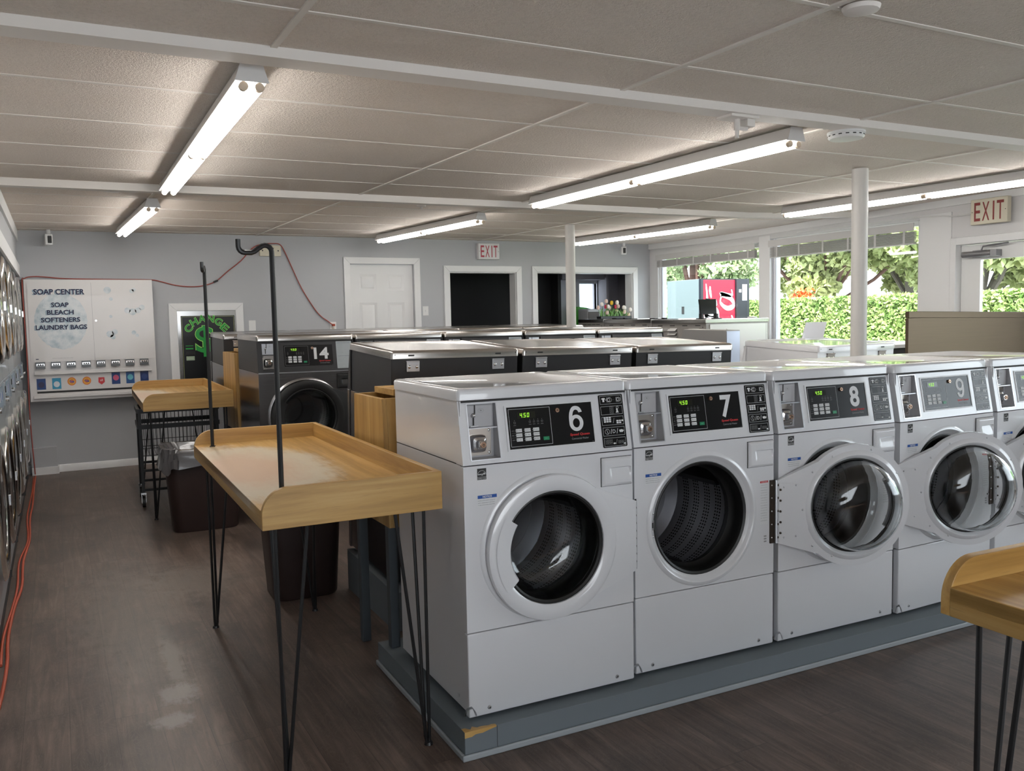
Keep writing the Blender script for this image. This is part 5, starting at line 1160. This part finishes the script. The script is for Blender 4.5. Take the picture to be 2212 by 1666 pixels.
# ---------------------------------------------------------------- steel machines along the window wall
CST = mat('counter_top_steel', (.55, .55, .56), .2, 1); CBK = mat('machine_back_grey', (.33, .31, .29), .45, .3)
MLs = ['nearest the camera', 'in the middle', 'next to the back wall']
for i, (y0, y1, z) in enumerate(((4.73, 5.70, 1.432), (5.705, 6.71, 1.441), (6.715, 7.33, 1.452))):
    t = thing('extractor_machine', 'large washer with a steel top along the window wall, '+MLs[i], 'washing machine', loc=(5.1, y0, 0), group='large steel-topped machines along the windows'); L = y1-y0; D_ = .93
    MB().box(.012, D_-.01, .006, L-.004, .0, z-.045, CBK).build('cabinet', t, .003); mb = MB(); mb.box(0, D_, 0, L-.003, z-.045, z, STEELX); mb.build('top', t, .005)
    mb = MB()
    for q in range(4): y = .10+(L-.3)*q/3; mb.box(-.0006+.010, .013, y, y+.085, z-.075, z-.066, SEAM)
    for (y, zz) in ((.06, .09), (L-.06, .09), (.3, .105), (L-.25, .11)): mb.cyl((.010, y, z-zz), (.013, y, z-zz), .007, m=SEAM, n=8)
    mb.build('back_slot', t)
    mb = MB(); mb.box(.004, .012, .12, .30, z-.13, z-.10, BLD); mb.box(.004, .012, L-.34, L-.14, z-.13, z-.10, BLD); mb.build('back_bracket', t)
    if i == 0:
        mb = MB()
        for q in range(3): mb.add([(.012, .50, z-.10-.045*q), (.012, .66, z-.10-.045*q), (-.018, .65, z-.13-.045*q), (-.018, .51, z-.13-.045*q), (.012, .50, z-.135-.045*q), (.012, .66, z-.135-.045*q)], [(0, 3, 2, 1), (3, 4, 5, 2)], BLD)
        mb.build('louver', t)
        mb = MB(); mb.box(.06, D_-.03, -.004, .006, .05, z-.06, mat('lit_steel_side', (.62, .58, .56), .35, .6)); mb.box(D_-.05, D_-.047, -.0045, -.004, .05, z-.06, SEAM); mb.build('side_panel', t, .002)  # side colour is paler to carry the bright light on this face
# low steel hood by the end of the second row
t = thing('steel_cabinet', 'narrow brushed steel cabinet with a slanted end behind the second row', 'cabinet', loc=(2.945, 2.0, 0)); HG = mat('hood_grey_steel', (.36, .35, .34), .4, .7)
mb = MB(); mb.prism([(0, 0), (.56, 0), (.53, 1.25), (.46, 1.375), (0, 1.368)], 0, 0, .128, HG); mb.build('body', t, .003); mb = MB(); mb.box(.004, .124, -.003, 0, .3, 1.362, mat('cool_steel_end', (.40, .43, .50), .3, .8)); mb.build('end_plate', t, .001)
MB().ball((.03, .03, 1.372), .008, CHROME, 8, 6).build('screw', t)
t = thing('low_machine', 'low steel-topped machine barely showing between the hood and the white washer', 'washing machine', loc=(2.50, 1.30, 0)); MB().box(0, .86, 0, .66, 0, 1.07, CBK).build('cabinet', t, .004); MB().box(-.004, .864, -.004, .664, 1.07, 1.10, STEELX).build('top', t, .006)
# big steel machine at the right
t = thing('steel_machine', 'wide brown-reflecting stainless steel back panel at the right, below the glazed door', 'machine', loc=(4.325, 1.60, 0), rot=(0, 0, 0)); mb = MB(); mb.box(.05, 1.50, .035, .50, 0, 1.12, STEELV); mb.build('cabinet', t, .003)
mb = MB(); mb.prism([(0, 1.425), (1.51, 1.40), (1.51, 1.448), (0, 1.473)], 1, 0, .034, STEELV); mb.build('top_cap', t, .004)
mb = MB(); mb.box(0, 1.505, .004, .030, .02, 1.424, STEELV); mb.build('back_panel', t, .002)
t = thing('dark_counter', 'dark maroon-fronted shelf in the gap left of the steel panel', 'shelf', loc=(4.76, 2.22, 0)); MB().box(0, .8, 0, .45, 0, 1.17, mat('dark_maroon', (.020, .008, .010), .5)).build('body', t, .003); MB().box(-.02, .82, -.02, .47, 1.17, 1.20, WHITEP).build('top', t, .003)
# flat white paper holder on the lone white washer
t = thing('detergent_flap', 'white upright flap standing on the lone white washer', 'flap', loc=(3.78, 2.10, 1.282), rot=(0, 0, 0)); mb = MB(); mb.prism([(0, 0), (.222, 0), (.262, .125), (.045, .125)], 1, 0, .010, ENAMEL); mb.build('panel', t, .002); MB().box(.0, .23, -.03, .04, -.006, .006, ENAMEL).build('foot_plate', t, .001)
# tablet / card reader on a stand
t = thing('monitor_stand', 'black tilted tablet on a stand on the near steel-topped machine', 'tablet', loc=(5.23, 4.87, 1.432)); mb = MB()
mb.add([(-.06, .02, .05), (.17, .02, .055), (.118, -.03, .222), (-.130, -.03, .218), (-.06, .035, .05), (.17, .035, .055), (.118, -.015, .222), (-.130, -.015, .218)], [(0, 1, 2, 3), (7, 6, 5, 4), (0, 4, 5, 1), (1, 5, 6, 2), (2, 6, 7, 3), (3, 7, 4, 0)], BLKMET); mb.build('tablet', t, .003)
mb = MB(); mb.box(-.065, -.035, .0, .05, .0, .06, BLKMET); mb.box(.145, .175, .0, .05, 0, .06, BLKMET); mb.box(-.08, -.03, -.04, .08, 0, .012, BLKMET); mb.box(.14, .19, -.04, .08, 0, .012, BLKMET); mb.build('stand', t, .002); MB().box(-.02, .03, -.03, -.01, .218, .228, BLKMET).build('clip', t)
for lab, y, z in (('black latch bar lying on the steel counter before the tulips', 6.18, 1.4414), ('black latch bar lying on the steel counter left of the tablet', 5.38, 1.4324)):
    mb = MB(); mb.box(0, .03, 0, .30, 0, .008, BLKMET); mb.box(-.005, .04, .22, .27, .008, .022, BLKMET); mb.box(-.01, .045, .40, .50, 0, .02, BLKMET); mb.box(0, .03, .30, .42, .0, .012, BLKMET); tag(mb.build('latch_bar', bevel=.002, loc=(5.22, y, z+.001)), lab, 'latch bar')
mb = MB(); mb.lathe([(.0001, 0), (.05, 0), (.055, .01), (.05, .016), (.0001, .018)], (0, 0, 0), 'z', WHITEP, 20); tag(mb.build('soap_dish', loc=(5.90, 4.86, 1.4325)), 'small white dish at the right end of the steel counter', 'dish')
# tulips
t = thing('tulip_box', 'row of pink, white and yellow tulips in a low black planter on the steel counter', 'flowers', loc=(5.42, 7.00, 1.4525)); mb = MB(); mb.box(-.20, .30, -.05, .05, 0, .035, BLKMET); mb.build('planter', t, .004)
LEAF = mat('tulip_leaf_green', (.10, .24, .04), .5); STEM = mat('tulip_stem_green', (.12, .26, .07), .5)
TC = {'w': mat('tulip_white', (.75, .70, .66), .5), 'p': mat('tulip_pink', (.70, .52, .46), .5), 'y': mat('tulip_yellow', (.75, .45, .02), .5), 'r': mat('tulip_red', (.50, .02, .08), .5), 'c': mat('tulip_cream', (.75, .60, .42), .5)}
TU = [((5.226, 1.603), 'p'), ((5.271, 1.645), 'w'), ((5.318, 1.684), 'p'), ((5.335, 1.615), 'r'), ((5.362, 1.615), 'w'), ((5.343, 1.535), 'p'), ((5.380, 1.497), 'w'), ((5.430, 1.664), 'y'), ((5.502, 1.667), 'w'), ((5.509, 1.610), 'r'), ((5.516, 1.545), 'c'), ((5.549, 1.617), 'p'), ((5.605, 1.600), 'w'), ((5.655, 1.593), 'w'), ((5.710, 1.568), 'w'), ((5.708, 1.500), 'c'), ((5.41, 1.60), 'p'), ((5.62, 1.54), 'p')]
rg = random.Random(6)
for (x, z), c in TU:
    dx, dz, dy = x-5.42, z-1.4525, rg.uniform(-.035, .035); bx = max(-.17, min(.27, dx*.75)); mb = MB(); mb.tube(smooth([(bx, dy*.5, .02), ((bx+dx)/2, dy, dz*.5), (dx, dy, dz-.01)], 4), .004, STEM, 6); st_ = mb.build('stem', t)
    mb = MB(); r = .023; mb.lathe([(.0001, -.028), (r*.75, -.022), (r, -.004), (r*.92, .014), (r*.6, .028), (r*.25, .030)], (0, 0, 0), 'z', TC[c], 12); mb.build('blossom', st_, loc=(dx, dy, dz), rot=(rg.uniform(-.2, .2), (dx-bx)*2.2, 0))
mb = MB()
for i in range(34):
    x = rg.uniform(-.18, .28); a = rg.uniform(-.6, .6); h = rg.uniform(.06, .14); y = rg.uniform(-.03, .03); w_ = .012
    V = []
    for j in range(5): q = j/4; ww = w_*math.sin(PI*(.15+.85*q)) if j < 4 else .001; V += [(x+a*h*q*q-ww, y, .02+h*q), (x+a*h*q*q+ww, y+.004, .02+h*q)]
    mb.add(V, [(j*2, j*2+1, j*2+3, j*2+2) for j in range(4)], LEAF, True)
lf = mb.build('leaves', t)
# office things seen through the pass-through
GRN = mat('bright_green_plastic', (.03, .26, .01), .35); t = thing('green_chair', 'bright green plastic chair back in the office behind the pass-through', 'chair', loc=(5.63, 8.10, 0))
mb = MB(); mb.tube(smooth([(-.20, .05, .45), (-.19, .0, 1.3), (-.18, 0, 1.70), (-.13, 0, 1.74)]), .022, GRN, 10); mb.tube(smooth([(.26, .05, .45), (.28, 0, 1.3), (.30, 0, 1.60)]), .018, GRN, 10); mb.build('frame', t)
mb = MB(); mb.grid(lambda u, v: (-.19+.48*u, .02-.05*math.sin(PI*u), 1.35+.29*v-.07*u*v+.02*math.sin(PI*u)), 12, 6, GRN); mb.grid(lambda u, v: (-.19+.48*u, .035-.05*math.sin(PI*u), 1.35+.29*v-.07*u*v+.02*math.sin(PI*u)), 12, 6, GRN, flip=True); mb.build('backrest', t); MB().box(-.22, .26, -.25, .1, .44, .47, GRN).build('seat', t, .01)
for x in (-.2, .24):
    for y in (-.23, .08): MB().box(x-.015, x+.015, y-.015, y+.015, 0, .44, GRN).build('leg', t)
t = thing('air_purifier', 'grey and white boxy appliance with a dark grille in the office', 'appliance', loc=(5.44, 7.575, 0)); AW = mat('appliance_grey_white', (.34, .35, .37), .4)
MB().box(-.02, .26, 0, .26, .9, 1.595, AW).build('body', t, .02, 4); mb = MB(); mb.box(-.012, .165, -.008, .0, 1.30, 1.555, mat('grille_brown', (.05, .042, .038), .5))
for i in range(12): mb.box(-.008, .16, -.012, -.008, 1.31+.02*i, 1.314+.02*i, mat('grille_line', (.12, .10, .09), .5))
mb.build('grille', t); MB().box(-.05, .32, -.03, .27, 0, .9, GREYROOM).build('base', t)
# ---------------------------------------------------------------- outdoors
ASPH = enamel_wall('pale_parking_ground', (.42, .42, .42), 8, .2); mb = MB(); mb.quad((XR+.16, -14, -.12), (60, -14, -.12), (60, 50, -.12), (XR+.16, 50, -.12), ASPH); o = mb.build('ground_outside'); o['kind'] = 'structure'
mb = MB(); BGW = enamel_wall('blue_grey_outer_wall', (.30, .37, .44)); mb.box(6.51, 7.80, 8.95, 9.6, -.12, 3.2, BGW); mb.box(6.51, 6.56, 7.56, 8.95, -.12, 3.2, BGW); o = mb.build('wall_outside'); o['kind'] = 'structure'
# drinks machine under the eaves
t = thing('drinks_machine', 'red-fronted drinks vending machine with white script outside the corner window', 'vending machine', loc=(7.85, 8.08, -.12)); VG = mat('vending_side_grey', (.20, .25, .26), .45); VB = mat('vending_black', (.02, .022, .03), .35); VR = mat('vending_red', (.62, .010, .035), .4)
MB().box(0, 1.0, .02, .82, 0, 2.165, VG).build('cabinet', t, .006); mb = MB(); mb.box(.0, 1.0, 0, .02, .0, 2.17, VB); mb.box(.0, .05, -.03, 0, 0, 2.17, VB); mb.box(.73, 1.0, -.04, 0, 0, 2.17, VB); mb.box(.73, .732, -.041, -.04, .1, 2.1, SEAM); mb.build('door_frame', t, .004)
mb = MB(); mb.box(.06, .72, -.012, 0, .30, 2.15, VR); mb.build('red_panel', t, .003)
def stroke(mb, frame, P, wd, m):
    P = [Vector((a, b, 0)) for a, b in P]; n = len(P); V = []
    for i, p in enumerate(P):
        d = (P[min(i+1, n-1)]-P[max(i-1, 0)]).normalized(); nn = Vector((-d.y, d.x, 0)); w_ = wd[i] if isinstance(wd, list) else wd*(.45+.75*abs(math.sin(PI*(i/(n-1)))))*(.6+.8*abs(d.y)); V += [frame @ (p+nn*w_), frame @ (p-nn*w_)]
    mb.add(V, [(2*i, 2*i+1, 2*i+3, 2*i+2) for i in range(n-1)], m)
def sm2(P): return [(v.x, v.y) for v in smooth([(a, b, 0) for a, b in P], 6)]
g = fxz(.60, -.0135, 1.40) @ Matrix.Rotation(PI/2, 4, 'Z'); mb = MB()
def C_(x, s_=1): return sm2([(x+.17*s_, .16*s_), (x+.12*s_, .20*s_), (x+.04*s_, .15*s_), (x, .05*s_), (x+.02*s_, -.03*s_), (x+.09*s_, -.05*s_), (x+.17*s_, .0)])
def o_(x): return sm2([(x+.05, .08), (x+.01, .05), (x, .0), (x+.03, -.04), (x+.08, -.01), (x+.09, .05), (x+.05, .08), (x+.10, .07), (x+.13, .08)])
def a_(x): return sm2([(x+.09, .07), (x+.04, .08), (x, .02), (x+.02, -.04), (x+.07, -.01), (x+.10, .08), (x+.09, -.02), (x+.13, -.02)])
def l_(x): return sm2([(x, .0), (x+.07, .12), (x+.09, .20), (x+.06, .21), (x+.03, .08), (x+.03, -.03), (x+.08, -.02)])
for P in (C_(-.30), o_(-.14), l_(0), a_(.13), sm2([(.02, .17), (.10, .22), (.2, .20), (.30, .21)])): stroke(mb, g @ Matrix.Scale(2.3, 4), P, .011, PRINT)
g = fxz(.27, -.0135, 1.36) @ Matrix.Rotation(PI/2, 4, 'Z')
for P in (C_(-.30), o_(-.14), C_(-.02, .5), a_(.08), sm2([(.22, .02), (.27, .03), (.30, .03)])): stroke(mb, g @ Matrix.Scale(2.3, 4), P, .011, PRINT)
mb.build('script_lettering', t)
mb = MB(); mb.rect(fxz(.85, -.0415, 2.0), 0, .10, -.18, .08, mat('white_notice', (.7, .75, .85), .4)); mb.rect(fxz(.78, -.0415, 1.95), 0, .05, 0, .05, CHROME); mb.build('coin_panel', t); MB().box(-.004, 0, .38, .44, 1.62, 1.74, SEAM).build('side_vent', t)
# greenery
def leaf_cloud(n, fn, size, rng):
    V = np.zeros((n*4, 3)); 
    for i in range(n):
        p, s_ = fn(rng); a = rng.normal(size=3); a /= np.linalg.norm(a); b = np.cross(a, rng.normal(size=3)); b /= np.linalg.norm(b)
        k_ = size*s_*(.6+.8*rng.random()); a *= k_; b *= k_*.55; V[i*4:i*4+4] = (p-a, p-b, p+a, p+b)
    return V
def leafmat(name, c1, c2, sc_):
    k = NT(name, .6); n = k.noise(k.mapping(), sc_, 3); k.col(k.ramp(n, [(.35, c1), (.65, c2)])); k.b.inputs['Subsurface Weight'].default_value = 0
    k.b.inputs['Specular IOR Level'].default_value = .2; return k.m
def cloud_obj(name, V, m, parent):
    me = bpy.data.meshes.new(name); n = len(V)//4; me.from_pydata(V.tolist(), [], [(4*i, 4*i+1, 4*i+2, 4*i+3) for i in range(n)]); me.materials.append(m); return link(name, me, parent)
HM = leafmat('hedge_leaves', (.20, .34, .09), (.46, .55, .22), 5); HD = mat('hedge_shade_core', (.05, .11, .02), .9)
t = thing('clipped_hedge', 'long clipped green hedge outside the windows', 'hedge', loc=(10.2, 6.5, -.12))
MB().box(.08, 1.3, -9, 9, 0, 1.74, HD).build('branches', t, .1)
def hf(r):
    u = r.random()
    if u < .72: return np.array([.03+.05*r.random()+.03*math.sin(r.random()*40), r.uniform(-5.5, 5.5), r.uniform(.7, 1.85)]), 1
    return np.array([r.uniform(.0, 1.2), r.uniform(-5.5, 5.5), 1.76+.09*r.random()]), 1
cloud_obj('foliage', np.vstack([leaf_cloud(60000, hf, .036, RNG), leaf_cloud(14000, lambda r: (np.array([.03+.06*r.random(), r.uniform(-8.5, 5.5), r.uniform(.02, .75)]), 1), .05, RNG)]), HM, t)
TM = [leafmat('cedar_foliage', (.26, .32, .12), (.55, .58, .28), .9), leafmat('tree_foliage', (.24, .33, .16), (.48, .56, .32), .9)]
BK = mat('reddish_bark', (.14, .075, .06), .9); BK2 = mat('grey_bark', (.16, .14, .12), .9)
def tree(label, x, y, h, th_, blobs, m, bk, n, size=.085, lean=0):
    t = thing('tree', label, 'tree', loc=(x, y, -.12)); mb = MB(); mb.tube(smooth([(0, 0, 0), (lean*.3, 0, h*.3), (lean*.5, .1, h*.6), (lean, 0, h)]), th_, bk, 12)
    for i, (bx, by, bz, r) in enumerate(blobs): mb.tube([(lean*.4, 0, max(1.6, h*.35)), (bx*.6, by*.6, (bz+h*.4)/2), (bx, by, bz)], th_*.3, bk, 6)
    mb.build('trunk', t)
    W_ = np.array([b[3]**2 for b in blobs]); W_ = W_/W_.sum()
    def f(r):
        b = blobs[r.choice(len(blobs), p=W_)]; d = r.normal(size=3); d /= np.linalg.norm(d); d[2] *= .55; rr = b[3]*(.45+.6*r.random()); return np.array(b[:3])+d*rr+np.array([0, 0, -.25*rr*r.random()]), 1
    cloud_obj('crown', leaf_cloud(n, f, size, RNG), m, t)
def bl(seed, n, rx, ry, z0, z1, r0, r1):
    r = random.Random(seed); return [(r.uniform(-rx, rx), r.uniform(-ry, ry), r.uniform(z0, z1), r.uniform(r0, r1)) for _ in range(n)]
tree('spreading cedar with reddish trunks in the window left of the near white post', 14.5, 11.7, 4.0, .13, bl(1, 20, 1.0, 2.0, 2.2, 4.0, .5, .85), TM[0], BK, 34000)
tree('cedar seen through the window right of the near white post', 15.5, 10.0, 4.0, .13, bl(2, 12, .9, 1.0, 2.2, 4.2, .45, .8), TM[0], BK2, 24000)
tree('pine with a reddish trunk between the drinks machine and the window post', 13.0, 12.35+1.9, 4.0, .14, bl(3, 9, .8, .8, 2.7, 4.0, .35, .6), TM[1], BK, 12000)
tree('pale green tree above the drinks machine', 19, 21.3, 5, .15, bl(4, 16, 1, 3.2, 2.5, 4.8, .5, .9), TM[1], BK2, 18000)
tree('round-crowned tree with a forked trunk seen through the glazed door', 13.5, 7.2, 3.6, .16, bl(5, 13, 1.0, 1.3, 2.3, 3.9, .45, .7), TM[0], BK2, 22000, lean=.2)
tree('large tree seen through the small office window', 12.5, 18.0, 5, .2, bl(7, 6, 1.0, 1.2, 2.2, 4.2, .5, .9), TM[1], BK2, 9000)
t = thing('orange_shrub', 'small shrub with orange blossom showing just over the hedge', 'shrub', loc=(12.6, 10.45, -.12)); V = leaf_cloud(160, lambda r: (np.array([r.uniform(-.1, .1), r.normal()*.13, 1.96+r.normal()*.06]), 1), .05, RNG); cloud_obj('blossom', V, mat('orange_blossom', (.75, .14, .03), .5), t); MB().tube([(0, 0, 0), (.02, 0, 1.0), (0, 0, 1.95)], .02, BK, 8).build('stem', t)
